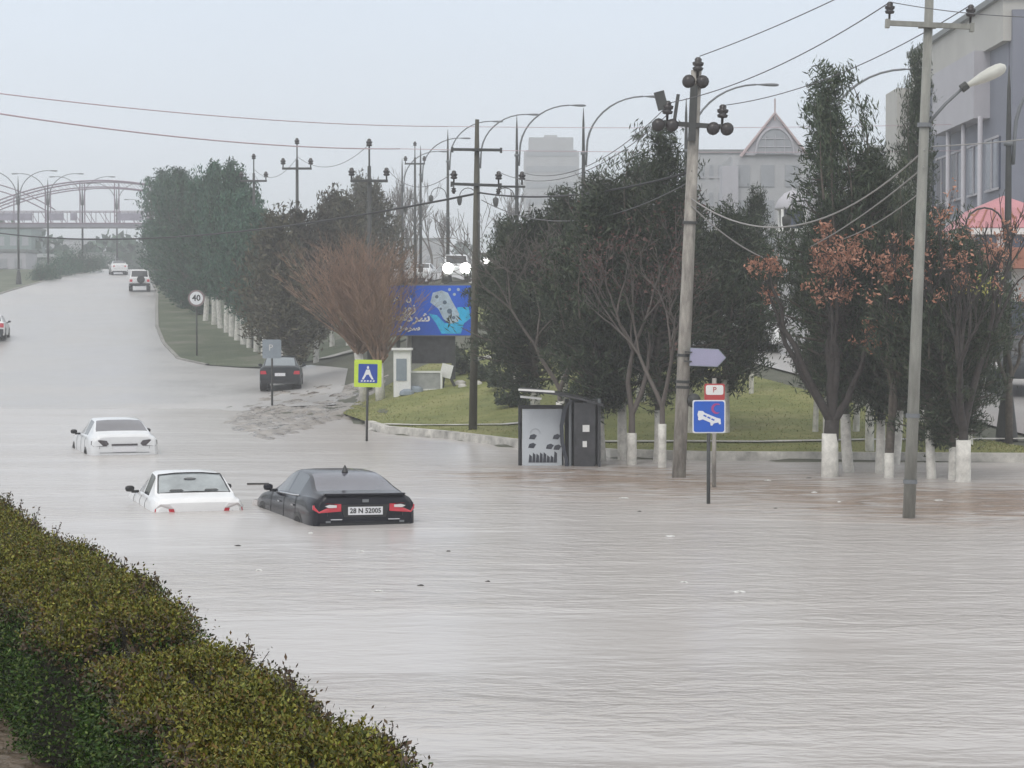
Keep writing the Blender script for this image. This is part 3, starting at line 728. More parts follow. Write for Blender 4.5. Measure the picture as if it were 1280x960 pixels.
# tall hazy bare poplars far behind
for i, (px, Y, h) in enumerate([(486, 175, 6.6), (503, 182, 7.6), (520, 190, 6.8), (540, 200, 6.6), (556, 210, 5.6), (500, 165, 5.2), (628, 190, 4.6), (640, 180, 5.6), (655, 190, 5.0)]):
    lab = ['far bare poplar left of the first distant lamp post', 'tallest far bare poplar behind the distant lamp posts', 'far bare poplar between two distant lamp posts', 'far bare poplar over the headlights', 'low far bare poplar right of the headlights',
           'short far bare poplar above the red shrub', 'far bare bush tree right of the dark steel pole', 'far bare tree behind the centre lamp post', 'far bare tree in front of the hazy tower'][i]
    bare('bare_poplar', lab, loc(px, Y), 40 + i, h, M_twiggrey, depth=6, trunk_h=h * .22, trunk_r=.16, fan=.26, twig_r=.018, upbias=.9, paint=0, group='bare poplars in the haze')
# shrubs near the billboard and in the median
def shrub(label, px, Y, s, seed, L=L_con, h=.9, group=None):
    rng = np.random.RandomState(seed); root = thing('shrub', label, 'shrub', loc(px, Y), group=group)
    n = int(1500 * s); u = rdir(rng, n); u[:, 2] = np.abs(u[:, 2]); P_ = u * rng.uniform(.4, 1, (n, 1)) * np.array([s, s, h * s]) * (1 + .25 * np.sin(u[:, :1] * 7 + seed)) + np.array([0, 0, .12])
    D = norm(u + rdir(rng, n)); ss = .07 * rng.uniform(.6, 1.4, (n, 1)); V, Q = quads(P_, D * ss, norm(np.cross(D, rdir(rng, n))) * ss * .5)
    npmesh('foliage', V, Q, L, root)
    st = MB()
    for k in range(9):
        a = k * .7; st.tube([(0, 0, -.1), (math.cos(a) * s * .3, math.sin(a) * s * .3, h * s * .5), (math.cos(a) * s * .6, math.sin(a) * s * .6, h * s * .85)], [.03, .02, .01], 4)
    st.build('stem', M_bark, root)
    return root
for i, (px, Y, s, lab) in enumerate([(578, 84, .75, 'low dark shrub just right of the billboard posts'), (604, 80, .7, 'low dark shrub behind the dark steel pole'), (632, 76, .8, 'dark shrub between the steel pole and the centre conifers'),
                                  (640, 70, .6, 'dark shrub at the foot of the centre conifers'), (566, 90, .8, 'dark shrub on the slope behind the billboard')]):
    shrub(lab, px, Y, s, 60 + i, group='dark shrubs on the lawn')
shrubG = [(62, 214, 1.6), (74, 224, 1.9), (86, 232, 2.1), (96, 240, 2.2), (107, 236, 1.8), (52, 210, 1.4), (120, 262, 1.7), (132, 268, 2.0)]
for i, (px, Y, s) in enumerate(shrubG):
    shrub('%s dark bush, from the left, in the median below the arched footbridge' % labs[i] , px, Y, s, 80 + i, L=L_con2, h=1.25, group='bushes in the median')

# grass tufts all over the lawn
def grass():
    rng = np.random.RandomState(8); n = 60000
    ci = rng.rand(n) * (LV.shape[0] - 1.001); ri = rng.rand(n) ** 1.1 * (LV.shape[1] - 1.001)
    a = ci.astype(int); b = ri.astype(int); fa = (ci - a)[:, None]; fb = (ri - b)[:, None]
    p = LV[a, b] * (1 - fa) * (1 - fb) + LV[a + 1, b] * fa * (1 - fb) + LV[a, b + 1] * (1 - fa) * fb + LV[a + 1, b + 1] * fa * fb
    D = norm(rdir(rng, n) * 1.1 + np.array([0, 0, .8])); s = .024 * rng.uniform(.5, 1.6, (n, 1))
    V, Q = quads(p + D * s * .7, D * s, norm(np.cross(D, rdir(rng, n))) * s * .35)
    tag(npmesh('grass', V, Q, L_grass), 'short olive green grass growing on the lawn', 'grass', kind='stuff')
grass()
# ------------------------------------------------------------------ poles, lamps, wires
M_conc = mat('pole_concrete', (.30, .28, .25), .85, var=.5, scale=7, bump=.4, stretch=(1, 1, .25))
M_pgrey = mat('galvanised_grey', (.24, .24, .215), .6, var=.35, scale=5, stretch=(1, 1, .2))
M_dsteel = mat('dark_steel', (.045, .047, .045), .55, var=.25, scale=4)
M_dolive = mat('rusty_dark_pole', (.075, .07, .05), .7, var=.35, scale=4, stretch=(1, 1, .2))
M_insul = mat('brown_insulator', (.03, .025, .025), .25, var=.1)
M_wireb = mat('black_cable', (.02, .02, .022), .6, var=0)
M_wire = mat('wire', (.11, .11, .115), .6, var=0)
M_wireg = mat('grey_cable', (.30, .29, .28), .6, var=0)
M_wirer = mat('reddish_cable', (.55, .42, .46), .6, var=0)
M_galv = mat('lamp_steel', (.16, .17, .18), .5, var=.1)
M_lens = mat('lamp_lens', (.62, .62, .60), .3, var=.05)
M_wpaint = mat('white_paint', (.78, .78, .76), .5, var=.06)

def insulator(root, p, s=1.0, up=1, name='insulator'):
    mb = MB(); prof = [(.02, -.02), (.022, .10), (.075, .11), (.09, .15), (.055, .17), (.085, .19), (.095, .235), (.055, .25), (.06, .29), (.03, .32)]
    mb.lathe([(r * s, z * s * up) for r, z in prof], 12, p); return mb.build(name, M_insul, root, True)
def utility_pole(label, px, Y, H, lean=(0, 0), r=(.15, .10), m=None, zb=None, arms=((.0,),), group='utility poles along the flooded road'):
    X = (px - 640) / F * Y; zg = gz(X, Y) if zb is None else zb
    root = thing('utility_pole', label, 'utility pole', (X, Y, zg), group=group, ry=lean[0])
    mb = MB(); mb.tube([(0, 0, -.5), (0, 0, H * .5), (0, 0, H)], [r[0], (r[0] + r[1]) / 2, r[1]], 12); mb.build('pole', m or M_conc, root, True)
    return root
# P1 tall grey pole on the right
def crossarm(root, z, w_, m, sz=.09, off=.12, rz=0., tilt=0.):
    mb = MB(); mb.box((0, -off, z), (w_, sz, sz), (0, tilt, rz)); mb.box((-w_ * .5 + .03, -off, z - .01 + w_ * .5 * math.sin(tilt)), (.07, .12, .15), (0, tilt, rz)); mb.box((w_ * .5 - .03, -off, z - .01 - w_ * .5 * math.sin(tilt)), (.07, .12, .15), (0, tilt, rz))
    mb.box((0, 0, z), (.30, .3, .06)); return mb.build('crossarm', m, root)
p1 = utility_pole('tall grey utility pole with a white lantern arm, standing in the flood at the right', 1136, 37.6, 9.75, (.034, 0), (.115, .075), M_pgrey, zb=-.5)
crossarm(p1, 9.05, 1.52, M_pgrey, .085, tilt=.012)
for x in (-.70, .70): insulator(p1, (x, -.12, 9.12), .95)
insulator(p1, (0, 0, 9.95), 1.2)
mb = MB(); mb.tube([(0, 0, 9.7), (0, 0, 10.0)], .03, 6); mb.build('pin', M_wpaint, p1)
for z in (1.1, 2.25, 7.3):
    mb = MB(); mb.tube([(0, 0, z), (0, 0, z + .07)], .125, 12); mb.build('band', M_galv, p1)
mb = MB(); mb.tube([(.05, -.03, 7.35), (.35, -.05, 7.72), (.66, -.07, 8.02)], [.03, .028, .025], 8); mb.build('lamp_arm', M_galv, p1, True)
def cobra(parent, p, d, L, w_, m, name='lamp_head', flat=.55):
    """bulging luminaire: slim neck, widest two thirds along"""
    d = Vector(d).normalized(); side = d.cross(Vector((0, 0, 1))).normalized(); upv = side.cross(d)
    prof = [(0, .25), (.08, .34), (.25, .55), (.45, .85), (.65, 1.), (.82, .98), (.93, .8), (1., .35)]
    vs = []; n = 12
    for f, r in prof:
        c = Vector(p) + d * L * f
        for k in range(n):
            a = 6.2832 * k / n; vs.append(c + side * math.cos(a) * w_ / 2 * r + upv * math.sin(a) * w_ / 2 * r * flat)
    fs = [(i * n + k, i * n + (k + 1) % n, (i + 1) * n + (k + 1) % n, (i + 1) * n + k) for i in range(len(prof) - 1) for k in range(n)]
    fs += [tuple(reversed(range(n))), tuple((len(prof) - 1) * n + k for k in range(n))]
    return MB().add(vs, fs).build(name, m, parent, True)
M_lant = mat('milky_plastic', (.55, .55, .50), .4, var=.08, scale=6)
lh = cobra(p1, (.63, -.07, 8.0), (.78, -.1, .42), .80, .35, M_lant, flat=.65)
mb = MB(); mb.tube([(.60, -.07, 7.97), (.70, -.08, 8.05)], .075, 10); mb.build('socket', M_dsteel, lh)
# P2 concrete pole
p2 = utility_pole('mottled concrete utility pole with clustered insulators, left of the blue hotel sign', 848, 47.3, 9.25, (.041, 0), (.155, .115), M_conc, zb=-.35)
crossarm(p2, 8.05, 1.35, M_dsteel, .1, tilt=.02)
def cluster(root, x, z, s=1.):
    for dx in (-.17, .13):
        mb = MB(); M_ = Matrix.Rotation(R(90), 4, 'X'); mb.lathe([(.03, -.2), (.13, -.17), (.14, -.08), (.09, -.04), (.14, 0), (.14, .08), (.04, .12)], 12, (x + dx * s, -.14, z - .06), M_); mb.build('insulator', M_insul, root, True)
    insulator(root, (x + .02, -.12, z + .04), 1.35)
cluster(p2, -.62, 8.08); cluster(p2, .58, 8.05); cluster(p2, .0, 9.05, 1.)
mb = MB(); mb.box((-.42, -.14, 8.35), (.07, .1, .7), (0, .1, 0)); mb.box((-.75, -.12, 8.55), (.22, .14, .4), (0, -.3, 0)); mb.build('switch_gear', M_dsteel, p2)
mb = MB(); mb.box((-.05, -.16, 8.3), (.16, .1, 1.2)); mb.build('cable_bracket', M_dsteel, p2)
for z in (2.3, 2.42, 5.9, 3.0):
    mb = MB(); mb.tube([(0, 0, z), (0, 0, z + .06)], .16, 12); mb.build('band', M_dsteel, p2)
mb = MB(); mb.lathe([(.02, -.12), (.14, -.1), (.16, 0), (.14, .1), (.02, .12)], 14, (.25, -.03, 2.05), Matrix.Rotation(R(90), 4, 'X')); mb.box((.13, 0, 2.05), (.12, .05, .05)); mb.build('meter_box', M_dsteel, p2, True)
# P3 dark pole with two crossarms
p3 = utility_pole('dark steel utility pole with two crossarms on the lawn edge', 591, 64.0, 9.35, (.014, 0), (.13, .06), M_dolive, zb=.02)
crossarm(p3, 8.45, 1.5, M_dsteel, .08); crossarm(p3, 7.42, 1.5, M_dsteel, .08, tilt=.02)
mb = MB(); mb.box((1.05, -.1, 7.38), (.8, .06, .06)); mb.build('crossarm_extension', M_dsteel, p3)
for x in (-.66, .66, 1.35): insulator(p3, (x, -.12, 7.46), 1.15)
for x in (-.66, .66): insulator(p3, (x, -.12, 7.4), .8, -1)
mb = MB(); mb.box((0, 0, .0), (.95, .6, .16)); mb.build('plinth', M_dsteel, p3)
# far T poles
for i, (px, Y, H, w_) in enumerate([(462, 87, 8.9, 1.5), (372, 110, 10.3, 1.5), (318, 123, 9.9, 1.5), (519, 150, 9.2, 1.4)]):
    lab = ['dark T-shaped utility pole above the red shrub', 'dark T-shaped utility pole between the green and olive trees', 'dark T-shaped utility pole rising behind the green conifers', 'faint T-shaped utility pole behind the bare poplars']
    X, Y_, z_ = loc(px, Y)
    q = thing('utility_pole', lab[i], 'utility pole', (X, Y, z_), group='utility poles along the flooded road')
    mb = MB(); mb.tube([(0, 0, -.3), (0, 0, H + .1)], [.12, .07], 8); mb.tube([(0, 0, H), (0, 0, H + 1.0)], .035, 6); mb.build('pole', M_dsteel, q, True)
    mb = MB(); mb.box((0, -.1, H - .35 if i else H - .5), (w_, .1, .11)); mb.build('crossarm', M_dsteel, q)
    for x in (-w_ / 2 + .05, w_ / 2 - .05): insulator(q, (x, -.1, H - .3 if i else H - .45), 1.5)
    insulator(q, (0, 0, H + .75), 1.4)

# street lamps on the parallel road: pole, overhead arm, small lantern on a hook
def street_lamp(label, loc_, mirror=False, double=False, group='curved arm lamps along the parallel road', lantern=True, m=None, rz=0.):
    m = m or M_dsteel
    q = thing('street_lamp', label, 'street lamp', loc_, rz, group)
    mb = MB(); mb.lathe([(.30, -.3), (.30, .05), (.17, 1.15), (.15, 1.25)], 12); mb.build('base', m, q, True)
    mb = MB(); mb.lathe([(.11, 1.2), (.10, 5.), (.075, 8.), (.05, 9.4), (.012, 10.05)], 10); mb.build('pole', m, q, True)
    for z in (1.35, 4.2, 7.9):
        b = MB(); b.tube([(0, 0, z), (0, 0, z + .12)], .13, 10); b.build('collar', M_galv, q, True)
    for s in ((1, -1) if double else ((-1,) if mirror else (1,))):
        pts = [(s * .12, 0, 7.4), (s * .16, 0, 8.2)]
        for k in range(1, 11):
            a = R(90) * k / 10; pts.append((s * (.16 + 2.6 * (1 - math.cos(a))), 0, 8.2 + 2.35 * math.sin(a)))
        mb = MB(); mb.tube(pts, [.05] * 4 + [.042] * 4 + [.036] * 4, 8); mb.build('arm', M_galv, q, True)
        cobra(q, (s * 2.7, 0, 10.55), (s, 0, -.03), .95, .26, M_galv, flat=.5)
    if lantern:
        pts = [(-.1, 0, 5.6)] + [(-.62 + .5 * math.cos(a), 0, 5.75 + .5 * math.sin(a)) for a in np.linspace(0, math.pi, 9)]
        mb = MB(); mb.tube(pts, .025, 6); h = mb.build('hook_arm', m, q, True)
        mb = MB(); mb.lathe([(.03, .28), (.16, .18), (.15, 0), (.10, -.22), (.04, -.28)], 10, (-1.12, 0, 5.5)); mb.build('lantern', m, q, True)
    return q
lampdef = [(1259, 58), (1025, 72), (857, 86), (729, 100), (646, 114), (598, 128), (560, 142), (526, 156), (503, 170)]
ll = ['nearest curved arm street lamp, at the right edge beside the red roof', 'curved arm street lamp rising left of the tall conifer spire', 'curved arm street lamp standing behind the concrete utility pole',
      'curved arm street lamp above the centre conifers, right of the hazy tower', 'curved arm street lamp just left of the hazy tower', 'curved arm street lamp directly behind the dark steel utility pole',
      'curved arm street lamp left of the dark steel utility pole', 'distant curved arm street lamp above the bare poplars', 'farthest curved arm street lamp of the row']
for i, (px, Y) in enumerate(lampdef):
    X = (px - 640) / F * Y
    street_lamp(ll[i], (X, Y, gz(X, Y)), rz=-.12 + .0 * i)
for i, (px, Y) in enumerate([(24, 200), (61, 218), (104, 238), (147, 262), (190, 290)]):
    X, _, z_ = loc(px, Y)
    street_lamp(['leftmost double armed lamp in the median', 'second double armed lamp from the left in the median', 'third double armed lamp from the left, over the footbridge arch', 'fourth double armed lamp from the left, over the footbridge arch', 'fifth double armed lamp, partly behind the green conifers'][i],
                (X, Y, z_), double=True, lantern=False, group='double armed lamps in the median', m=M_dsteel)

# overhead wires, hanging between what carries them
def wire(label, a, b, sag, r=.012, m=None, n=24, name='overhead_wire'):
    a = Vector(a); b = Vector(b); pts = [a.lerp(b, i / n) - Vector((0, 0, sag * 4 * (i / n) * (1 - i / n))) for i in range(n + 1)]
    mb = MB(); mb.tube([p - a for p in pts], r, 5); o = mb.build(name, m or M_wire, None, True); o.location = a
    return tag(o, label, 'wire', 'overhead wires')
bpy.context.view_layer.update()
def wp(root, p): return root.matrix_world @ Vector(p)
wire('thin wire from the concrete pole to the left insulator of the tall grey pole', wp(p2, (-.6, -.12, 8.5)), wp(p1, (-.70, -.12, 9.42)), .25, .011)
wire('thin wire from the concrete pole to the right insulator of the tall grey pole', wp(p2, (.6, -.12, 8.5)), wp(p1, (.70, -.12, 9.42)), .3, .010)
wire('thin wire from the top of the concrete pole over the tall grey pole', wp(p2, (.05, -.1, 9.55)), wp(p1, (0, 0, 10.35)), .1, .011)
wire('thin wire leaving the left insulator of the tall grey pole to the right', wp(p1, (-.70, -.12, 9.42)), at(1300, 22, 34), .05, .008)
wire('faint wire from the tall grey pole across the big grey building', at(1165, 183, 40), at(1300, 172, 44), .02, .012, M_wireg)
wire('pale cable sagging from the concrete pole to the tall grey pole', wp(p2, (0, -.15, 6.45)), wp(p1, (0, -.1, 6.9)), .95, .016, M_wireg)
wire('lower pale cable from the concrete pole into the rust leaves', wp(p2, (0, -.15, 6.3)), at(960, 325, 48), .12, .016, M_wireg)
wire('pale cable from the tall grey pole down into the rust leaved tree', wp(p1, (0, -.1, 6.6)), at(1010, 310, 48.5), .1, .014, M_wireg)
wire('third pale cable from the tall grey pole into the conifers', wp(p1, (0, -.1, 6.2)), at(1050, 300, 48), .1, .012, M_wireg)
cblk = at(600, 241, 63.8)
wire('thick black telephone cable between the concrete pole and the dark steel pole', wp(p2, (0, -.12, 7.05)), cblk, .30, .026, M_wireb)
wire('second thinner cable just below the telephone cable', wp(p2, (0, -.12, 6.85)), at(602, 250, 63.8), .75, .014, M_wire)
wire('thick black telephone cable from the dark steel pole to the left edge of the photo', cblk, at(-30, 287, 118), .9, .034, M_wireb)
wire('upper long reddish wire crossing the sky from the left edge', at(-40, 112, 60), at(560, 158, 90), .25, .018, M_wirer)
wire('lower long reddish wire crossing the sky from the left edge', at(-40, 136, 60), at(500, 186, 90), .3, .024, M_wirer)
wire('faint continuation of the upper reddish wire behind the lamp arms', at(560, 158, 90), at(1320, 152, 100), .15, .014, M_wirer)
wire('faint continuation of the lower reddish wire in front of the hazy tower', at(500, 186, 90), at(1320, 186, 100), .15, .014, M_wirer)
wire('thin wire from the concrete pole down-left to the dark steel pole', wp(p2, (-.6, -.12, 8.45)), wp(p3, (1.35, -.12, 7.8)), .6, .010)
wire('thin wire from the concrete pole to the middle of the dark steel pole', wp(p2, (-.55, -.12, 8.3)), wp(p3, (.66, -.12, 7.8)), .75, .010)
for (a, b, k) in ((462, 372, 0), (372, 318, 1)):
    YA, YB = (87, 108) if k == 0 else (108, 121)
    ya, yb = (180, 196) if k == 0 else (196, 212)
    wire('thin wire between the two nearer T-shaped poles' if k == 0 else 'thin wire between the two farther T-shaped poles', at(a, ya, YA), at(b, yb, YB), .7, .012)
wire('wire from the dark steel pole to the nearest T-shaped pole', wp(p3, (-.66, -.12, 7.8)), at(483, 210, 87), .6, .011)

# ------------------------------------------------------------------ signs
M_blue = mat('sign_blue', (.012, .10, .50), .4, var=.06, scale=4)
M_blue2 = mat('crossing_blue', (.015, .06, .36), .4, var=.06)
M_lime = mat('sign_lime', (.55, .72, .06), .5, var=.06)
M_signw = mat('sign_white', (.75, .76, .78), .45, var=.04)
M_signred = mat('sign_red', (.45, .05, .05), .45, var=.05)
M_red2 = mat('crescent_red', (.38, .05, .22), .45, var=.05)
M_lav = mat('sign_lavender', (.34, .33, .46), .5, var=.05)
M_signback = mat('sign_back', (.24, .28, .32), .5, var=.1)
M_black = mat('black_paint', (.015, .015, .017), .5, var=.1)
def plate(w_, h_, t=.02, r=.04):
    p = []
    for (cx, cy_, a0) in ((w_ / 2 - r, h_ / 2 - r, 0), (-w_ / 2 + r, h_ / 2 - r, 90), (-w_ / 2 + r, -h_ / 2 + r, 180), (w_ / 2 - r, -h_ / 2 + r, 270)):
        for k in range(5): a = R(a0 + 22.5 * k); p.append((cx + r * math.cos(a), cy_ + r * math.sin(a)))
    return p
def facep(poly, y, z, m, name, parent, x=0, th=.004, rz=None):
    """flat shape facing -y in the thing's frame"""
    mb = MB(); mb.prism([(p[0], p[1]) for p in poly], (x, y, z), (1, 0, 0), (0, 0, 1), th); return mb.build(name, m, parent)
def disc(r, n=28, cx=0, cy_=0, a0=0, a1=360): return [(cx + r * math.cos(R(a0 + (a1 - a0) * k / n)), cy_ + r * math.sin(R(a0 + (a1 - a0) * k / n))) for k in range(n)]
# prism thickens along ux x uy = -y, so y is the back of each layer
# hotel sign
X, Y, _ = loc(886, 40.5)
s1 = thing('hotel_sign', 'blue sign with a white bed and red crescent on a dark post in the flood', 'road sign', (X, 40.5, -.5), rz=.06)
mb = MB(); mb.tube([(0, 0, -.05), (0, 0, 2.2)], .035, 8); mb.build('post', M_dsteel, s1, True)
facep(plate(.62, .62), -.03, 2.14, M_signw, 'rim', s1, th=.015)
facep(plate(.575, .575), -.047, 2.14, M_blue, 'face', s1, th=.006)
bedm = [(-.22, .02), (-.20, .09), (-.12, .085), (-.08, .05), (.14, -.04), (.215, -.06), (.225, -.16), (.19, -.165), (.175, -.13), (.09, -.145), (.06, -.19), (.03, -.185), (.02, -.13), (-.12, -.07), (-.18, -.09), (-.21, -.08), (-.205, -.03)]
facep(bedm, -.055, 2.16, M_signw, 'bed_symbol', s1)
mb = MB()
for k in range(3): mb.prism([(-.10 + .075 * k, .02 - .035 * k), (-.045 + .075 * k, -.005 - .035 * k), (-.055 + .075 * k, -.03 - .035 * k), (-.11 + .075 * k, -.005 - .035 * k)], (0, -.0605, 2.16), (1, 0, 0), (0, 0, 1), .003)
mb.build('bed_lines', M_blue, s1)
cres = disc(.10, 20, .14, .15, 60, 300) + disc(.075, 20, .165, .15, 290, 70)[::1]
outer = [(.14 + .10 * math.cos(R(a)), .15 + .10 * math.sin(R(a))) for a in range(50, 311, 13)]
inner = [(.165 + .078 * math.cos(R(a)), .15 + .072 * math.sin(R(a))) for a in range(300, 59, -13)]
mb = MB(); n = min(len(outer), len(inner))
for k in range(n - 1): mb.prism([outer[k], outer[k + 1], inner[n - 2 - k + (len(inner) - n)], inner[n - 1 - k + (len(inner) - n)]], (0, -.055, 2.14), (1, 0, 0), (0, 0, 1), .004)
mb.build('crescent_symbol', M_red2, s1)
# small sign behind it, on its own post
X, Y, _ = loc(893, 44.5)
s2 = thing('notice_sign', 'small sign with red rim and white panel, half hidden behind the blue hotel sign', 'road sign', (X, 44.5, -.45))
mb = MB(); mb.tube([(0, 0, -.05), (0, 0, 2.7)], .045, 8); mb.build('post', M_conc, s2, True)
facep(plate(.42, .34), -.05, 2.42, M_signred, 'rim', s2, th=.012); facep(plate(.36, .20), -.063, 2.46, M_wpaint, 'face', s2)
text_obj('lettering', 'P', .16, M_signred, s2, (0, -.072, 2.46), (R(90), 0, 0), .002)
# arrow sign fixed to the concrete pole
s3 = thing('arrow_sign', 'plain lavender arrow shaped sign pointing right, strapped to the concrete pole', 'road sign', at(862, 446, 47.05), rz=.02, ry=.05)
facep([(0, .20), (.62, .20), (.80, .02), (.62, -.19), (0, -.20)], 0, 0, M_signback, 'back_plate', s3, th=.012)
facep([(.015, .185), (.61, .185), (.78, .02), (.61, -.175), (.015, -.185)], -.014, 0, M_lav, 'face', s3, th=.004)
mb = MB(); mb.box((-.03, .02, .1), (.16, .12, .03)); mb.box((-.03, .02, -.1), (.16, .12, .03)); mb.build('bracket', M_dsteel, s3)
# crossing sign
X, Y, _ = loc(458, 61.5)
s4 = thing('crossing_sign', 'pedestrian crossing sign with lime green border on a thin post', 'road sign', (X, 61.5, -.15), ry=.02, rz=.05)
mb = MB(); mb.tube([(0, 0, -.35), (0, 0, 2.4)], .035, 8); mb.build('post', M_dsteel, s4, True)
facep(plate(.78, .78), -.03, 2.08, M_lime, 'border', s4, th=.015); facep(plate(.54, .54, r=.02), -.047, 2.08, M_blue2, 'face', s4, th=.006)
mb = MB()
mb.prism([(0, .22), (.03, .19), (.03, .14), (0, .12), (-.03, .14), (-.03, .19)], (0, -.055, 2.08), (1, 0, 0), (0, 0, 1), .004)
mb.prism([(-.05, .11), (.05, .11), (.09, -.02), (.17, -.17), (.11, -.17), (.02, -.03), (-.04, -.04), (-.11, -.17), (-.17, -.17), (-.10, -.02)], (0, -.055, 2.08), (1, 0, 0), (0, 0, 1), .004)
for k in range(5): mb.prism([(-.2 + k * .085, -.235), (-.15 + k * .085, -.235), (-.14 + k * .085, -.195), (-.19 + k * .085, -.195)], (0, -.055, 2.08), (1, 0, 0), (0, 0, 1), .004)
mb.build('walker_symbol', M_signw, s4)
# speed sign
X, Y, z_ = loc(246, 118)
s5 = thing('speed_sign', 'round white speed sign with grey ring, before the green conifers', 'road sign', (X, 118, z_))
mb = MB(); mb.tube([(0, 0, -.2), (0, 0, 3.5)], .045, 8); mb.build('post', M_dsteel, s5, True)
facep(disc(.46), -.05, 3.2, mat('faded_ring', (.22, .16, .16), .5, var=.1), 'ring', s5, th=.02); facep(disc(.36), -.073, 3.2, M_signw, 'face', s5, th=.004)
text_obj('lettering', '40', .46, M_black, s5, (0, -.082, 3.2), (R(90), 0, 0), .002, bold=.012)
# back of a square sign on a lone post in front of the dark hatchback
X, Y, z_ = loc(340, 83)
s6 = thing('square_sign', 'grey blue square sign on a post in front of the dark hatchback', 'road sign', (X, 83, .02))
mb = MB(); mb.tube([(0, 0, -.2), (0, 0, 2.4)], .04, 8); mb.lathe([(.32, -.1), (.32, .04), (.05, .07)], 12); mb.build('post', M_dsteel, s6, True)
facep(plate(.72, .72), -.04, 2.32, M_signback, 'face', s6, th=.015)
text_obj('lettering', 'P', .34, M_lens, s6, (-.04, -.06, 2.36), (R(90), 0, 0), .002)

# ------------------------------------------------------------------ bus shelter
sx, sy = (650 - 640) / 52. , 51.2
M_dglass = glassmat('dark_tinted_glass', (.03, .035, .05), .12)
M_poster = mat('poster_white', (.52, .55, .58), .35, var=.05)
bs = thing('bus_shelter', 'flooded bus shelter with a white poster panel and dark curved glass side', 'bus shelter', (sx, sy, -.45), rz=0.)
mb = MB(); mb.tube([(0, 0, -.1), (0, 0, 1.85)], .045, 8); mb.build('post', M_black, bs)
mb = MB(); mb.tube([(1.0, .02, -.1), (1.0, .02, 1.85)], .03, 8); mb.build('post', M_black, bs)
mb = MB(); mb.box((.5, 0, 1.84), (1.06, .09, .09)); mb.build('poster_frame', M_black, bs)
pp = MB().box((.52, .01, .93), (.94, .08, 1.72)).build('poster_panel', M_poster, bs)
mb = MB(); rp = random.Random(3)
for (x, z) in ((.30, 1.13), (.86, 1.13), (.28, .92), (.70, .9), (.88, .88)):
    mb.prism([(x - .09, z - .05), (x + .04, z - .06), (x + .10, z + .03), (x + .03, z + .07), (x - .06, z + .04)], (0, -.031, 0), (1, 0, 0), (0, 0, 1), .006)
for k in range(8): 
    x = .2 + .085 * k; zz = .70 + rp.uniform(-.06, .06); mb.prism([(x, .52), (x + .08, .52), (x + .08, zz), (x + .02, zz + .05)], (0, -.031, 0), (1, 0, 0), (0, 0, 1), .006)
mb.build('poster_print', M_dglass, pp)
mb = MB()
for k in range(5): mb.box((.38 + .08 * k, -.034, .38), (.05, .006, .06 + .03 * (k % 2)))
for a in np.linspace(.3, 2.8, 12): mb.box((.36 + .12 * math.cos(a), -.034, 1.18 + .14 * math.sin(a)), (.03, .006, .012))
mb.build('poster_scribble', mat('print_grey', (.28, .30, .33), .5, var=0), pp)
# dark curved side and back
prof = [(1.02, 0, .0), (1.10, 0, .5), (1.02, 0, 1.1), (1.05, 0, 1.6), (1.25, 0, 1.95), (1.6, 0, 2.0)]
V = []; 
pl = [(1.05, -.1), (1.14, -.12), (1.00, 0)]
def curved(name, xs0, y0, y1, m, th=.05):
    mb = MB(); poly = xs0; mb.prism(poly, (0, y1, 0), (1, 0, 0), (0, 0, 1), y1 - y0); return mb.build(name, m, bs)
curved('side_wall', [(1.08, -.05), (1.16, -.05), (1.13, .6), (1.04, 1.0), (1.02, 1.4), (1.10, 1.8), (1.25, 2.02), (1.17, 2.02), (1.0, 1.82), (.93, 1.4), (.95, 1.0), (1.05, .6)], -.35, .9, M_dglass)
M_dframe = mat('dark_wet_cladding', (.045, .045, .048), .35, var=.5, scale=5)
mb = MB(); mb.box((1.5, .8, 1.0), (.85, .05, 2.0)); mb.build('back_panel', M_dframe, bs)
mb = MB(); mb.box((1.86, .1, 1.0), (.05, 1.2, 1.9)); mb.build('end_panel', M_dframe, bs)
for x, y in ((1.18, -.3), (1.86, -.45), (1.55, .74)):
    mb = MB(); mb.tube([(x, y, -.1), (x, y, 2.05)], .035, 8); mb.build('post', M_galv, bs)
mb = MB(); mb.box((1.5, .45, .45), (.7, .35, .05)); mb.box((1.25, .45, .2), (.05, .3, .45)); mb.box((1.75, .45, .2), (.05, .3, .45)); mb.build('bench', M_black, bs)
mb = MB(); mb.box((1.52, -.32, 1.2), (.5, .03, 1.5)); mb.build('door_glass', glassmat('murky_glass', (.05, .05, .055), .2, var=.6), bs)
mb = MB(); mb.box((1.55, -.42, 1.35), (.16, .05, .16)); mb.box((1.52, -.42, .98), (.1, .05, .14)); mb.build('sticker', M_wpaint, bs)
# thin curved roof
V = []; nx_ = 16
for i in range(nx_ + 1):
    f = i / nx_; x = -.02 + 1.98 * f; z = 2.22 - .05 * f - .30 * f * f
    V += [(x, -.75, z), (x, -.75, z + .05), (x, .95, z + .05), (x, .95, z)]
Fq = [(i * 4 + k, i * 4 + (k + 1) % 4, (i + 1) * 4 + (k + 1) % 4, (i + 1) * 4 + k) for i in range(nx_) for k in range(4)] + [(3, 2, 1, 0), (nx_ * 4, nx_ * 4 + 1, nx_ * 4 + 2, nx_ * 4 + 3)]
rf = MB().add(V, Fq).build('roof', M_dframe, bs)
mb = MB(); mb.box((.38, -.77, 2.25), (.85, .05, .045), (0, .06, 0)); mb.box((.25, -.6, 2.08), (.5, .03, .05), (0, .1, 0)); mb.build('roof_edge', M_wpaint, rf)

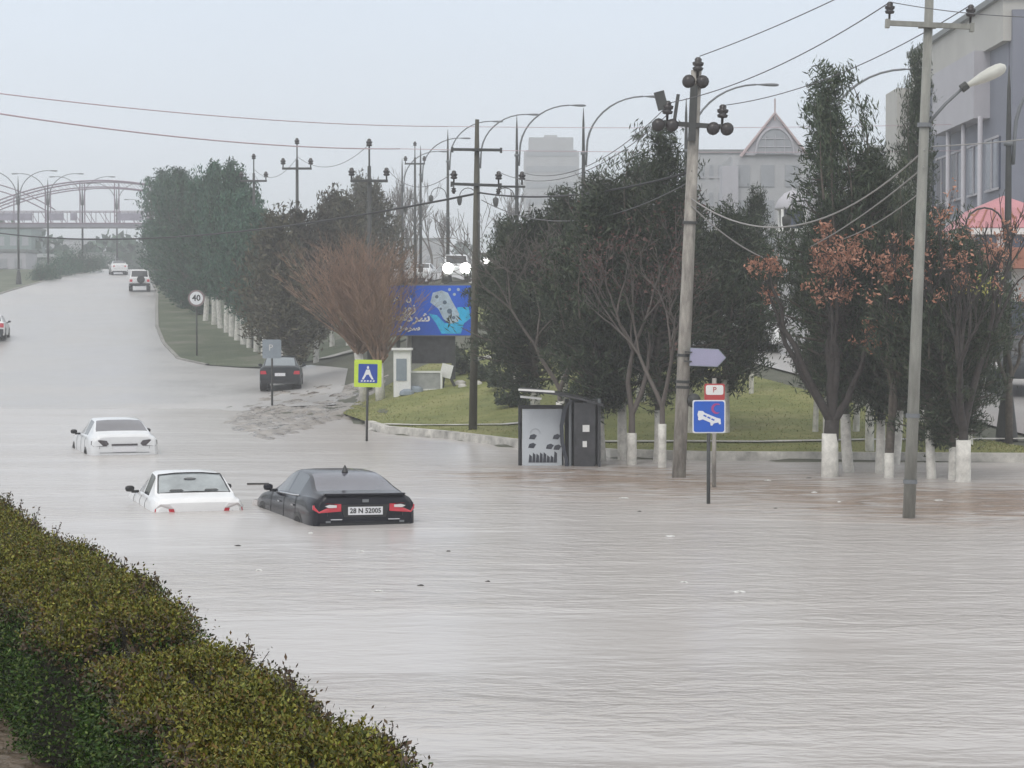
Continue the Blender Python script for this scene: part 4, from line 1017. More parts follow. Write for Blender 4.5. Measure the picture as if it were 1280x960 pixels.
# ------------------------------------------------------------------ billboard and the white kiosk stuff under it
Yb = 82.; X0 = (484 - 640) / F * Yb; X1 = (590 - 640) / F * Yb
M_bb = mat('billboard_blue', (.006, .10, .60), .4, var=.22, scale=.7)
M_cy = mat('print_cyan', (.02, .45, .80), .4, var=.3, scale=3)
M_pale = mat('print_pale', (.42, .52, .62), .4, var=.25, scale=5)
M_pgr = mat('print_dark', (.10, .15, .22), .4, var=.1)
zc = 3.45 + (400 - 388) / F * Yb
bb = thing('billboard', 'blue billboard with white lettering and a cyan splash picture', 'billboard', ((X0 + X1) / 2, Yb, gz((X0 + X1) / 2, Yb)), rz=-.02)
zz = zc - gz((X0 + X1) / 2, Yb); W_, H_ = X1 - X0, 62 / F * Yb
mb = MB(); mb.box((0, .1, zz), (W_ + .08, .14, H_ + .08)); mb.build('frame', M_galv, bb)
facep([(-W_ / 2, -H_ / 2), (W_ / 2, -H_ / 2), (W_ / 2, H_ / 2), (-W_ / 2, H_ / 2)], .025, zz, M_bb, 'poster', bb)
po = bb.children[-1]
def P2(px, py): return ((px - 537) / F * Yb, (388 - py) / F * Yb)
def bbp(pts, y, m, name): return facep([P2(*p) for p in pts], y, zz, m, name, bb)
bbp([(536, 392), (546, 394), (556, 404), (568, 404), (572, 384), (586, 384), (588, 398), (580, 404), (576, 417), (552, 417), (545, 404)], .019, M_cy, 'splash')
bbp([(538, 378), (541, 366), (552, 363), (560, 366), (565, 376), (574, 392), (573, 402), (562, 405), (554, 398), (548, 386)], .013, M_pale, 'can_picture')
mb = MB()
for (px, py, r) in ((546, 371, 2.2), (556, 378, 2.6), (562, 389, 3.2), (567, 397, 2.2), (551, 386, 1.6)):
    c = P2(px, py); mb.prism(disc(r / F * Yb, 12, c[0], c[1]), (0, .007, zz), (1, 0, 0), (0, 0, 1), .004)
mb.build('can_details', M_pgr, bb)
mb = MB()
for (px, py) in ((568, 368), (562, 362), (573, 362), (583, 362)): c = P2(px, py); mb.prism(disc(1.9 / F * Yb, 10, c[0], c[1]), (0, .007, zz), (1, 0, 0), (0, 0, 1), .004)
mb.build('highlights', M_pale, bb)
for (s, px, py, size, sx_) in (("\uFEAF\uFEED\uFEAD", 512, 385, .42, 1.), ("\uFEB7\uFEAE\uFEDB\uFE94", 519, 397, .46, 1.2), ("\uFED7\uFEAA\uFEA3", 498, 397, .36, 1.2), ("\uFEB3\uFEAE\uFEE3\uFEAF", 512, 410, .26, 1.5), ("\uFEAA\uFEAE", 496, 372, .3, 1.), ("\uFEE5", 511, 373, .3, 1.)):
    c = P2(px, py); text_obj('lettering', s[::-1], size, M_wpaint, bb, (c[0], .01, zz + c[1]), (R(90), 0, 0), .003, sx_, .012)
for x in (-1.2, .9):
    mb = MB(); mb.box((x, .2, (zz - H_ / 2) / 2 - .1), (.14, .12, zz - H_ / 2 + .3)); mb.build('post', M_dsteel, bb)
mb = MB(); mb.box((.1, .45, zz - H_ / 2 - .55), (1.6, .5, 1.05)); mb.build('base_box', M_dframe, bb)
# white air conditioner style cabinet and rubble under the board
X, _, z_ = loc(531, 79.5)
k1 = thing('metal_cabinet', 'white framed grey metal cabinet lying under the billboard', 'cabinet', (X, 79.5, z_))
mb = MB(); mb.box((0, 0, .37), (1.25, .6, .7)); mb.build('body', mat('cabinet_grey', (.33, .34, .33), .5, var=.2, scale=4), k1)
mb = MB()
for (c, d) in (((0, -.31, .71), (1.3, .04, .07)), ((0, -.31, .05), (1.3, .04, .07)), ((-.62, -.31, .38), (.07, .04, .6)), ((.62, -.31, .38), (.07, .04, .6))): mb.box(c, d)
mb.build('rim', M_wpaint, k1)
X, _, z_ = loc(503, 79)
k2 = thing('white_booth', 'narrow white booth left of the metal cabinet under the billboard', 'booth', (X, 79, z_))
mb = MB(); mb.box((0, 0, .8), (.62, .6, 1.7)); mb.build('body', M_wpaint, k2)
mb = MB(); mb.box((-.02, -.31, .95), (.38, .03, .8)); mb.build('window', M_signback, k2); mb = MB(); mb.box((0, -.02, 1.7), (.75, .8, .08)); mb.build('roof', M_wpaint, k2)
X, _, z_ = loc(558, 79.5)
k3 = thing('folded_board', 'white and dark folded board leaning beside the metal cabinet', 'board', (X, 79.5, z_))
mb = MB(); mb.box((0, 0, .65), (.42, .06, .5), (0, .25, 0)); mb.build('panel', M_wpaint, k3); mb = MB(); mb.box((.2, 0, .3), (.1, .05, .8), (0, -.45, 0)); mb.box((-.1, 0, .25), (.06, .05, .6), (0, .1, 0)); mb.build('leg', M_dsteel, k3)
for i, (px, Y, s) in enumerate([(519, 79, .26), (508, 78.4, .24), (575, 80, .2), (596, 79, .18), (578, 79, .15)]):
    X, _, z_ = loc(px, Y); rng = random.Random(i); mb = MB(); prof = [(s * .5, -.05), (s, s * .2), (s * .9, s * .7), (s * .4, s * 1.05)]
    mb.lathe(prof, 7); o = mb.build('rock', M_signback if i < 2 else M_kerb, None); o.location = (X, Y, z_); o.scale = (1.2, 1, 1)
    tag(o, ['grey stone right below the billboard between booth and cabinet', 'grey stone at the foot of the white booth', 'pale stone right of the folded board', 'pale stone beside the dark steel pole', 'smallest pale stone between board and steel pole'][i], 'rock', 'stones near the billboard')
# ------------------------------------------------------------------ cars
M_tyre = mat('tyre_rubber', (.02, .02, .02), .8, var=.2)
M_rim = mat('wheel_alloy', (.35, .35, .36), .35, .8, var=.1)
M_chrome = mat('chrome', (.6, .6, .62), .15, 1., var=0)
M_trimb = mat('black_trim', (.012, .012, .013), .4, var=0)
M_taill = mat('tail_lamp_red', (.52, .01, .03), .15, var=.1, coat=1.)
M_tailw = mat('lamp_clear', (.65, .62, .62), .15, var=0, coat=1.)
M_taild = mat('smoked_lamp', (.05, .04, .045), .2, var=0, coat=1.)
M_gl_d = glassmat('car_glass_dark', (.018, .020, .022), .04, 1.)
M_gl_m = glassmat('car_glass_grey', (.10, .11, .115), .06, .8)
M_plate = mat('plate_white', (.72, .72, .74), .4, var=0)
def carpaint(name, c, rough=.28, dirt=.06): return mat(name, c, rough, var=dirt, scale=2, coat=.5 if c[0] > .3 else .15, spec=.5 if c[0] > .3 else .16)
P_black = carpaint('paint_black', (.008, .008, .014), .2)
P_white = carpaint('paint_white', (.80, .80, .80), .3, .04)
P_silver = carpaint('paint_silver_white', (.72, .73, .74), .3, .05)
P_dark = carpaint('paint_dark_grey', (.035, .04, .045), .3)

def pchip(xs, ys, x):
    xs = np.array(xs, float); ys = np.array(ys, float); h = np.diff(xs); d = np.diff(ys) / h; m = np.zeros(len(xs))
    for i in range(1, len(xs) - 1):
        if d[i - 1] * d[i] > 0: m[i] = 2 * d[i - 1] * d[i] / (d[i - 1] + d[i])
    m[0] = d[0]; m[-1] = d[-1]
    i = np.clip(np.searchsorted(xs, x) - 1, 0, len(h) - 1); t = (x - xs[i]) / h[i]
    return (2 * t**3 - 3 * t**2 + 1) * ys[i] + (t**3 - 2 * t**2 + t) * h[i] * m[i] + (-2 * t**3 + 3 * t**2) * ys[i + 1] + (t**3 - t**2) * h[i] * m[i + 1]

def car(name, label, loc_, heading, paint, glass, S, wins, lights='red', plate_txt=None, extras=(), group=None, rear_glass=None, wheels_=True, cat='car', tilt=(0, 0), wheel_r=.33, dark_cladding=False):
    """S: stations from the nose (y>0) to the tail: (y, sill z, half width, belt z, belt half width, roof half width, roof z).
    wins: dict name -> (y0, y1, row0, row1) rows of the section; the tail faces -y"""
    root = thing(name, label, cat, loc_, heading, group, rx=tilt[0], ry=tilt[1])
    cols = list(zip(*S)); ys_c = cols[0]; order = np.argsort(ys_c); sy_ = np.array(ys_c)[order]
    g = lambda k, y: float(pchip(sy_, np.array(cols[k])[order], y))
    brk = set(round(v, 3) for v in ys_c)
    for w_ in wins.values(): brk.add(round(w_[0], 3)); brk.add(round(w_[1], 3))
    brk = sorted(brk); lines = []
    for a, b in zip(brk[:-1], brk[1:]):
        n = max(1, int((b - a) / .14)); lines += [a + (b - a) * k / n for k in range(n)]
    lines.append(brk[-1]); lines = np.array(lines)
    # section rows (half): 0 sill in,1 sill,2 door low,3 door mid,4 under belt,5 belt,6 glass low,7 glass high,8 roof edge,9,10,11 roof centre
    def sec(y):
        sl, w_, zb, wb, wr, zr = (g(k, y) for k in range(1, 7))
        dz = zb - sl; gh = zr - zb
        e_ = min(.055, gh * .25)
        p = [(w_ * .90, sl), (w_ * .97, sl + .05), (w_, sl + dz * .3), (w_, sl + dz * .62), (w_ * .99, sl + dz * .88), (wb, zb),
             (wb + (wr - wb) * .14 - .012, zb + (gh - e_) * .10), (wb + (wr - wb) * .84 - .004, zb + (gh - e_) * .84), (wr, zr - e_),
             (wr * .93, zr - e_ * .55), (wr * .86, zr - e_ * .32), (wr * .45, zr - e_ * .05), (0, zr)]
        return p
    secs = [sec(y) for y in lines]; nr = len(secs[0]); full = 2 * nr - 1
    V = []
    for y, p in zip(lines, secs):
        for k in range(nr): V.append((p[k][0], y, p[k][1]))
        for k in range(nr - 2, -1, -1): V.append((-p[k][0], y, p[k][1]))
    groups = {'body': []}
    for i in range(len(lines) - 1):
        ym = (lines[i] + lines[i + 1]) / 2
        for k in range(full - 1):
            kk = k if k < nr - 1 else full - 2 - k; q = (i * full + k, (i + 1) * full + k, (i + 1) * full + k + 1, i * full + k + 1)
            tgt = 'body'
            for wn, (y0, y1, r0, r1) in wins.items():
                if y0 - 1e-4 <= ym <= y1 + 1e-4 and r0 <= kk < r1: tgt = wn + ('' if not wn.startswith('side') else ('L' if k >= nr - 1 else 'R')); break
            groups.setdefault(tgt, []).append(q)
    n0 = 0; groups['body'].append(tuple(range(full))); L0 = (len(lines) - 1) * full; groups['body'].append(tuple(L0 + k for k in range(full - 1, -1, -1)))
    for gname, fs in groups.items():
        used = sorted(set(i for f in fs for i in f)); mp_ = {u: i for i, u in enumerate(used)}
        vs = [V[u] for u in used]; me = bpy.data.meshes.new(gname); me.from_pydata(vs, [], [tuple(mp_[i] for i in f) for f in fs])
        nm = 'body' if gname == 'body' else ('side_window' if gname.startswith('side') else gname.rstrip('LR') if gname.startswith('side') else gname)
        me.materials.append(paint if nm == 'body' else (rear_glass if nm == 'rear_window' and rear_glass else glass))
        sm = [len(p.vertices) == 4 for p in me.polygons]; me.polygons.foreach_set('use_smooth', sm)
        o = bpy.data.objects.new(nm, me); C.objects.link(o); o.parent = root
        if nm == 'body':
            try: me.set_sharp_from_angle(angle=R(38))
            except Exception: pass
    T = sy_[0]; Wt = g(2, T); zbt = g(3, T)
    if wheels_:
        wb_ = (sy_[-1] - sy_[0]) * .29
        for (x, y) in ((1, wb_), (-1, wb_), (1, -wb_), (-1, -wb_)):
            hw = g(2, y)
            a = MB(); a.tube([(x * (hw - .3), y, wheel_r + .02), (x * (hw + .006), y, wheel_r + .02)], wheel_r + .055, 26); a.build('wheel_arch', M_trimb, root)
            a = MB(); a.tube([(x * (hw - .2), y, wheel_r), (x * (hw + .014), y, wheel_r)], wheel_r, 24); wh = a.build('wheel', M_tyre, root)
            a = MB(); a.tube([(x * (hw - .1), y, wheel_r), (x * (hw + .022), y, wheel_r)], wheel_r * .62, 18); a.build('rim', M_rim, wh)
    # door mirrors
    my = [w_ for k, w_ in wins.items() if k.startswith('side')]
    ym = max(w_[1] for w_ in my) - .12 if my else 1
    # panel gaps: door shut lines and the boot lid
    M_gap = M_trimb
    for x in (1, -1):
        for yd in ([w_[0] - .04 for k_, w_ in wins.items() if k_.startswith('side')] + [ym + .2]):
            sc = sec(yd); a = MB(); a.tube([(x * (q[0] + .002), yd, q[1]) for q in sc[1:6]], .006, 3, cap=False); a.build('door_gap', M_gap, root)
    Tg = sy_[0]; a = MB(); dk = sec(Tg + .02); a.tube([(-dk[4][0] * .80, Tg - .004, .72), (-dk[5][0] * .86, Tg + .015, dk[5][1] - .03)], .006, 3); a.tube([(dk[4][0] * .80, Tg - .004, .72), (dk[5][0] * .86, Tg + .015, dk[5][1] - .03)], .006, 3)
    a.tube([(-dk[4][0] * .80, Tg - .004, .62), (dk[4][0] * .80, Tg - .004, .62)], .006, 3); a.build('boot_gap', M_gap, root)
    for x in (1, -1):
        hw = g(4, ym); zb = g(3, ym)
        a = MB(); a.lathe([(.02, -.06), (.065, -.05), (.085, 0), (.08, .045), (.04, .07)], 10, (0, 0, 0)); 
        vs = [(v[0] * 1.05 + x * (hw + .14), v[1] * .6 + ym, v[2] * .9 + zb + .08) for v in a.v]; a.v = vs
        a.box((x * (hw + .04), ym, zb + .03), (.14, .05, .05))
        a.build('wing_mirror', paint if 'mirror_dark' not in extras else M_trimb, root, True)
    def rear(x0, z0, x1, z1, m, nm, th=.02, poly=None, y=None, bothsides=True, par=None, off=0.):
        """trim on the tail, following it"""
        out_ = None
        for s in ((1, -1) if bothsides else (1,)):
            pts = poly or [(x0, z0), (x1, z0), (x1, z1), (x0, z1)]
            vs = []; n = len(pts)
            for yy in (0, 1):
                for (px, pz) in pts:
                    wrap = max(0., abs(px) - (Wt - .01)) * 1.0
                    vs.append((s * px, T + wrap - (th + off) * (1 - yy) + .012 * yy, pz))
            fs = [tuple(range(n)), tuple(range(2 * n - 1, n - 1, -1))] + [(i, n + i, n + (i + 1) % n, (i + 1) % n) for i in range(n)]
            out_ = MB().add(vs, fs).build(nm, m, par or root)
        return out_
    root['_T'] = T
    return root, rear, g

def seats(root, y, w_, z, m):
    for x in (-w_ * .45, w_ * .45):
        a = MB(); a.box((x, y, z), (.42, .12, .34), taper=.85); a.build('seat_headrest', m, root, True)

# 1 black sedan
S = [(2.42, .30, .60, .62, .56, .42, .655), (2.3, .22, .80, .70, .76, .60, .735), (1.9, .20, .90, .82, .84, .66, .86), (1.15, .20, .92, .93, .87, .72, .965), (.98, .20, .92, .95, .87, .72, 1.02),
     (.25, .20, .92, .965, .875, .62, 1.36), (-.25, .20, .92, .975, .875, .63, 1.415), (-.9, .20, .92, .985, .875, .63, 1.40), (-1.25, .20, .92, 1.0, .875, .655, 1.345), (-1.95, .21, .92, 1.02, .86, .76, 1.12), (-2.12, .22, .915, 1.02, .84, .75, 1.10),
     (-2.28, .25, .895, 1.01, .82, .72, 1.09), (-2.37, .28, .86, 1.00, .79, .70, 1.085), (-2.42, .36, .80, .95, .76, .66, 1.03)]
hd = R(19)
def carpos(pxc, Yr, L, heading):
    """root position from the pixel column of the tail centre and its depth"""
    X = (pxc - 640) / F * Yr; return (X - math.sin(heading) * L / 2, Yr + math.cos(heading) * L / 2)
cx, cyy = carpos(455, 36.3, 4.8, hd)
r1, rear, g = car('sedan', 'black sedan with lit looking red tail lamps, deepest in the flood nearest the hedge', (cx, cyy, -.60), hd, P_black, glassmat('black_car_side_glass', (.05, .055, .06), .08, 1.), S,  # side glass lightened, its reflection put into the colour
    {'side_front': (-.28, .62, 6, 8), 'side_rear': (-1.15, -.36, 6, 8), 'rear_window': (-1.93, -1.06, 9, 12), 'windshield': (.3, .95, 9, 12)}, rear_glass=glassmat('black_car_rear_glass', (.10, .10, .125), .12, 1.), tilt=(R(-.8), R(.8)))
for pl_, m_, th_ in (([(.42, .80), (.80, .775), (.885, .83), (.885, .90), (.66, .935), (.42, .925)], M_taill, .02), ([(.50, .865), (.64, .86), (.70, .89), (.62, .915), (.50, .905)], M_tailw, .028)):
    rear(0, 0, 0, 0, m_, 'tail_lamp' if m_ is M_taill else 'reversing_lamp', th_, poly=pl_)
pt = rear(0, 0, 0, 0, M_plate, 'number_plate', .03, poly=[(-.30, .74), (.30, .74), (.30, .875), (-.30, .875)], bothsides=False)
text_obj('lettering', '28 N 52005', .115, M_trimb, r1, (0, -2.452, .806), (R(90), 0, 0), .002, .98, .003)
mb = MB(); mb.box((0, -2.36, 1.09), (1.40, .14, .02)); mb.box((0, -2.43, 1.085), (1.34, .035, .03)); mb.build('spoiler', P_black, r1)
rear(0, 0, 0, 0, M_trimb, 'boot_recess', .014, poly=[(-.36, .70), (.36, .70), (.42, .91), (-.42, .91)], bothsides=False)
rear(.40, .655, .60, .672, M_chrome, 'reflector_strip', .02)
rear(.60, .61, .68, .64, M_galv, 'bumper_reflector', .02)
rear(-.78, .56, .78, .60, M_trimb, 'bumper_crease', .012, bothsides=False)
mb = MB(); mb.box((0, -2.445, .975), (.11, .012, .05)); mb.build('badge', M_galv, r1)
mb = MB(); mb.lathe([(.06, 0), (.04, .05), (.012, .12)], 8, (0, -1.05, 1.385)); mb.build('antenna', M_trimb, r1)
for x in (1, -1):
    mb = MB(); pts = [(x * (g(4, y) + .006), y, g(3, y) + .012) for y in np.linspace(-1.35, .9, 14)]; mb.tube(pts, .012, 5); mb.build('window_trim', M_chrome, r1)
    for yy in (.62, -.42):
        mb = MB(); mb.box((x * .932, yy - .62, .83), (.02, .16, .025)); mb.build('door_handle', M_chrome, r1)
    mb = MB(); mb.box((x * .78, 2.12, .66), (.2, .3, .1), (0, 0, x * -.4)); mb.build('headlight', M_tailw, r1)
# 2 white sedan, older and rounder
S2 = [(2.2, .30, .50, .60, .46, .36, .635), (2.08, .22, .72, .68, .68, .52, .72), (1.7, .20, .82, .80, .77, .60, .85), (1.0, .20, .84, .89, .79, .62, .94), (.85, .20, .84, .90, .79, .62, .99),
      (.2, .20, .84, .92, .79, .53, 1.34), (-.3, .20, .84, .925, .79, .60, 1.395), (-.85, .20, .84, .93, .79, .61, 1.375), (-1.05, .20, .84, .94, .785, .63, 1.33), (-1.6, .20, .84, .96, .78, .72, 1.06), (-1.75, .22, .84, .955, .77, .70, 1.03),
      (-2.0, .24, .83, .935, .76, .66, 1.0), (-2.12, .28, .79, .92, .73, .62, .975), (-2.18, .34, .73, .86, .68, .56, .92)]
hd = R(17); cx, cyy = carpos(248, 38.9, 4.3, hd)
r2, rear, g = car('sedan', 'white sedan sunk to its boot lid beside the black sedan', (cx, cyy, -.76), hd, P_white, M_gl_m, S2,
    {'side_front': (-.25, .5, 6, 8), 'side_rear': (-1.0, -.33, 6, 8), 'rear_window': (-1.56, -.93, 9, 12), 'windshield': (.27, .82, 9, 12)}, rear_glass=glassmat('white_car_rear_glass', (.30, .33, .34), .10, .9, var=.3), extras=('mirror_dark',))
rear(0, 0, 0, 0, M_taill, 'tail_lamp', .02, poly=[(.44, .74), (.80, .72), (.79, .815), (.46, .815)])
rear(0, 0, 0, 0, M_tailw, 'lamp_glass', .022, poly=[(.46, .818), (.79, .818), (.70, .905), (.54, .905)])
mb = MB()
for x in (1, -1):
    fr = [(x * .50, -1.55, 1.085), (x * .47, -1.02, 1.335)]
    mb.tube([(x * .66, -1.57, 1.05), (x * .575, -.98, 1.345)], .013, 4)
mb.tube([(-.575, -.97, 1.345), (-.25, -.94, 1.372), (0, -.93, 1.376), (.25, -.94, 1.372), (.575, -.97, 1.345)], .012, 4); mb.tube([(-.66, -1.58, 1.05), (0, -1.6, 1.075), (.66, -1.58, 1.05)], .013, 4); mb.build('window_seal', M_trimb, r2)
mb = MB()
for x in (-.32, .32): mb.prism([(-.13, 0), (.13, 0), (.10, .07), (-.10, .07)], (x, -1.55, 1.085), (1, 0, 0), (0, .55, .30), .012)
mb.prism(disc(.07, 10), (-.02, -1.18, 1.275), (1.6, 0, 0), (0, .5, .22), .012)
mb.build('headrest_silhouette', M_gl_d, r2)
for x in (1, -1):
    mb = MB(); mb.box((x * .62, 1.98, .64), (.2, .25, .12), (0, 0, x * -.4)); mb.build('headlight', M_tailw, r2)
# 3 silver white sedan further off
S3 = [(2.25, .30, .55, .62, .50, .38, .655), (2.12, .22, .76, .70, .72, .56, .74), (1.75, .20, .86, .84, .80, .62, .88), (1.05, .20, .88, .94, .83, .66, .985), (.9, .20, .88, .95, .83, .66, 1.04),
      (.2, .20, .88, .965, .835, .57, 1.40), (-.3, .20, .88, .975, .835, .61, 1.45), (-.95, .20, .88, .985, .83, .61, 1.42), (-1.15, .20, .88, .99, .825, .63, 1.375), (-1.72, .20, .88, 1.02, .81, .71, 1.15), (-1.86, .22, .88, 1.02, .80, .69, 1.12),
      (-2.06, .24, .87, 1.0, .79, .66, 1.09), (-2.17, .28, .83, .99, .76, .64, 1.07), (-2.22, .34, .77, .94, .72, .60, 1.02)]
hd = R(18); cx, cyy = carpos(155, 55.2, 4.4, hd)
r3, rear, g = car('sedan', 'silver white sedan with black tail lamps, farther out in the flood at the left', (cx, cyy, -.56), hd, P_silver, M_gl_m, S3,
    {'side_front': (-.25, .55, 6, 8), 'side_rear': (-1.05, -.33, 6, 8), 'rear_window': (-1.70, -1.0, 9, 12), 'windshield': (.27, .87, 9, 12)}, rear_glass=glassmat('silver_car_rear_glass', (.13, .13, .145), .15, .9), extras=('mirror_dark',))
rear(0, 0, 0, 0, M_taild, 'tail_lamp', .02, poly=[(.40, .85), (.46, .79), (.78, .78), (.845, .83), (.84, .92), (.62, .95), (.46, .93)])
rear(0, 0, 0, 0, M_taild, 'boot_handle', .02, poly=[(-.33, .80), (.33, .80), (.33, .845), (-.33, .845)], bothsides=False)
rear(-.30, .64, .30, .77, M_plate, 'number_plate', .02, bothsides=False)
rear(-.80, .50, .80, .63, M_signback, 'lower_tail_band', .012, bothsides=False)  # grey band across the lower tail
for x in (1, -1):
    mb = MB(); mb.box((x * .66, 2.02, .68), (.2, .25, .12), (0, 0, x * -.4)); mb.build('headlight', M_tailw, r3)
# 4 dark hatchback on the mud
S4 = [(2.0, .30, .60, .62, .56, .42, .66), (1.9, .22, .78, .72, .72, .56, .76), (1.5, .20, .85, .86, .79, .62, .91), (.95, .20, .86, .93, .80, .64, .98), (.8, .20, .86, .95, .80, .64, 1.04),
      (.15, .20, .86, .96, .80, .60, 1.42), (-.4, .20, .86, .97, .80, .60, 1.46), (-1.35, .20, .86, .98, .80, .60, 1.44), (-1.5, .20, .86, .98, .80, .61, 1.41), (-1.9, .22, .86, .99, .80, .69, 1.05), (-1.97, .26, .85, .97, .79, .69, 1.02), (-2.02, .34, .84, .94, .78, .69, .99)]
hd = R(4); cx, cyy = carpos(350, 91, 4., hd)
r4, rear, g = car('hatchback', 'dark grey hatchback parked at the muddy mouth of the side lane', (cx, cyy, gz(cx, cyy) - .02), hd, P_dark, M_gl_d, S4,
    {'side_front': (-.3, .45, 6, 8), 'side_rear': (-1.2, -.38, 6, 8), 'rear_window': (-1.88, -1.52, 9, 12), 'windshield': (.2, .77, 9, 12)}, rear_glass=glassmat('hatch_glass_pale', (.22, .25, .27), .1, 1.))
rear(0, 0, 0, 0, M_taill, 'tail_lamp', .02, poly=[(.56, .70), (.82, .70), (.82, .84), (.60, .84)]); rear(-.22, .62, .22, .75, M_plate, 'number_plate', .02, bothsides=False)
rear(-.8, .3, .8, .44, M_trimb, 'bumper', .05, bothsides=False)
# 5 white off-road wagon climbing the road
S5 = [(2.2, .45, .70, .85, .66, .56, .90), (2.1, .40, .84, .95, .80, .66, 1.0), (1.2, .38, .88, 1.05, .82, .68, 1.10), (1.0, .38, .88, 1.07, .82, .68, 1.16), (.55, .38, .88, 1.08, .82, .70, 1.72), (-.3, .38, .88, 1.09, .82, .70, 1.80),
      (-1.8, .38, .88, 1.09, .82, .70, 1.78), (-1.95, .38, .88, 1.09, .82, .70, 1.72), (-2.15, .42, .88, 1.09, .82, .74, 1.14), (-2.2, .5, .87, 1.05, .81, .74, 1.09)]
hd = R(10); cx, cyy = carpos(175, 182, 4.3, hd)
r5, rear, g = car('off_road_car', 'white high bodied off-road car climbing the wet road', (cx, cyy, gz(cx, cyy) + .05), hd, P_white, M_gl_d, S5,
    {'side_front': (-.2, .5, 6, 8), 'side_rear': (-1.5, -.3, 6, 8), 'rear_window': (-2.13, -1.97, 9, 12), 'windshield': (.6, .97, 9, 12)}, wheel_r=.4, group='white cars far up the road')
rear(.6, .75, .82, .95, M_taill, 'tail_lamp', .03); rear(-.85, .45, .85, .62, M_trimb, 'bumper', .08, bothsides=False)
mb = MB(); mb.tube([(0.1, -2.2, .95), (.1, -2.4, .95)], .33, 18); mb.build('spare_wheel', M_tyre, r5)
# 6 far white car, 7 car cut by the left edge, others on the parallel road
hd = R(14); cx, cyy = carpos(150, 227, 4.4, hd)
r6, rear, g = car('sedan', 'farthest white car on the wet road, just below the footbridge', (cx, cyy, gz(cx, cyy) + .05), hd, P_white, M_gl_m, S3,
    {'side_front': (-.25, .55, 6, 8), 'side_rear': (-1.05, -.33, 6, 8), 'rear_window': (-1.70, -1.0, 9, 12), 'windshield': (.27, .87, 9, 12)}, group='white cars far up the road')
rear(.5, .78, .82, .9, M_taill, 'tail_lamp', .03); rear(-.85, .34, .85, .5, M_trimb, 'bumper', .04, bothsides=False)
hd = R(8); cx, cyy = carpos(-13, 127, 4.1, hd)
r7, rear, g = car('hatchback', 'white and black car cut off by the left edge of the photo', (cx, cyy, gz(cx, cyy) + .05), hd, P_white, M_gl_d, S4,
    {'side_front': (-.3, .45, 6, 8), 'side_rear': (-1.2, -.38, 6, 8), 'rear_window': (-1.88, -1.52, 9, 12), 'windshield': (.2, .77, 9, 12)}, extras=('mirror_dark',))
rear(.5, .7, .82, .95, M_taill, 'tail_lamp', .03); rear(-.8, .34, .8, .6, M_trimb, 'bumper', .04, bothsides=False)
M_head = mat('headlamp_lit', (1, 1, 1), .3, var=0, emit=(1., .98, .94), estr=14)
def oncoming(label, px, Y, rot, paint, S_, lit, lampr=.16, group='vehicles on the parallel road', name='car', zoff=.08):
    X = (px - 640) / F * Y; wins = {'side_front': (-.25, .5, 6, 8), 'side_rear': (-1.05, -.33, 6, 8), 'rear_window': (-1.70, -1.05, 9, 12), 'windshield': (.27, .85, 9, 12)}
    if S_ is S5: wins = {'side_front': (-.2, .5, 6, 8), 'side_rear': (-1.5, -.3, 6, 8), 'rear_window': (-2.13, -1.97, 9, 12), 'windshield': (.6, .97, 9, 12)}
    r_, rear, g = car(name, label, (X, Y, gz(X, Y) + zoff), rot, paint, M_gl_d, S_, wins, group=group)
    for x in (.55, -.55):
        mb = MB(); yn = 2.18; mb.lathe([(lampr * .4, -.12), (lampr, -.04), (lampr, 0), (lampr * .5, .05)], 14, (x, yn + .02, .74 if S_ is not S5 else .85), Matrix.Rotation(R(-90), 4, 'X')); mb.build('headlight', M_head if lit else M_tailw, r_, True)
    return r_
oncoming('white off-road car with two glaring headlights above the billboard', 570, 139, R(183), P_silver, S5, True, .34, name='off_road_car')
oncoming('white car with a single bright headlight right of the dark steel pole', 627, 142, R(168), P_white, S3, True, .2)
oncoming('white car on the parallel road half hidden by the dark steel pole', 607, 150, R(180), P_white, S3, False)
oncoming('hazy white car left of the two glaring headlights', 528, 158, R(175), P_silver, S3, False)
oncoming('white car seen through the gap left of the rust leaved tree', 962, 86, R(200), P_white, S3, False, name='parked_car')
oncoming('white car with dark windows glimpsed between trunk and rust leaves', 1003, 92, R(195), P_white, S5, False, name='parked_car')
oncoming('dark van parked behind the nearest street lamp, cut by the right edge', 1276, 70, R(160), P_dark, S5, False, name='parked_van')
oncoming('white car parked behind the dark van at the right edge', 1240, 88, R(170), P_white, S3, False, name='parked_car')

# ------------------------------------------------------------------ buildings
M_lil = mat('lilac_render', (.20, .21, .255), .7, var=.08, scale=.6)
M_beige = mat('beige_cladding', (.46, .45, .42), .7, var=.08, scale=.6)
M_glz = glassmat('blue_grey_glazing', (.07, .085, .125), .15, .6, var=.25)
M_glz2 = glassmat('hazy_window', (.33, .34, .36), .3, .4)  # paled towards the walls: distance haze put into the pane colour
M_panel = mat('pale_panel', (.44, .43, .46), .6, var=.06, scale=.8)
M_pink = mat('pink_roof', (.50, .22, .24), .6, var=.12, scale=1.5)
M_brick = mat('brick_red', (.36, .15, .10), .8, var=.2, scale=3)
M_gwall = mat('grey_wall', (.42, .42, .43), .8, var=.1, scale=.5)
M_groof = mat('grey_roof', (.20, .21, .21), .7, var=.15, scale=.5)
M_green = mat('dull_green_wall', (.20, .26, .25), .8, var=.12, scale=.4)
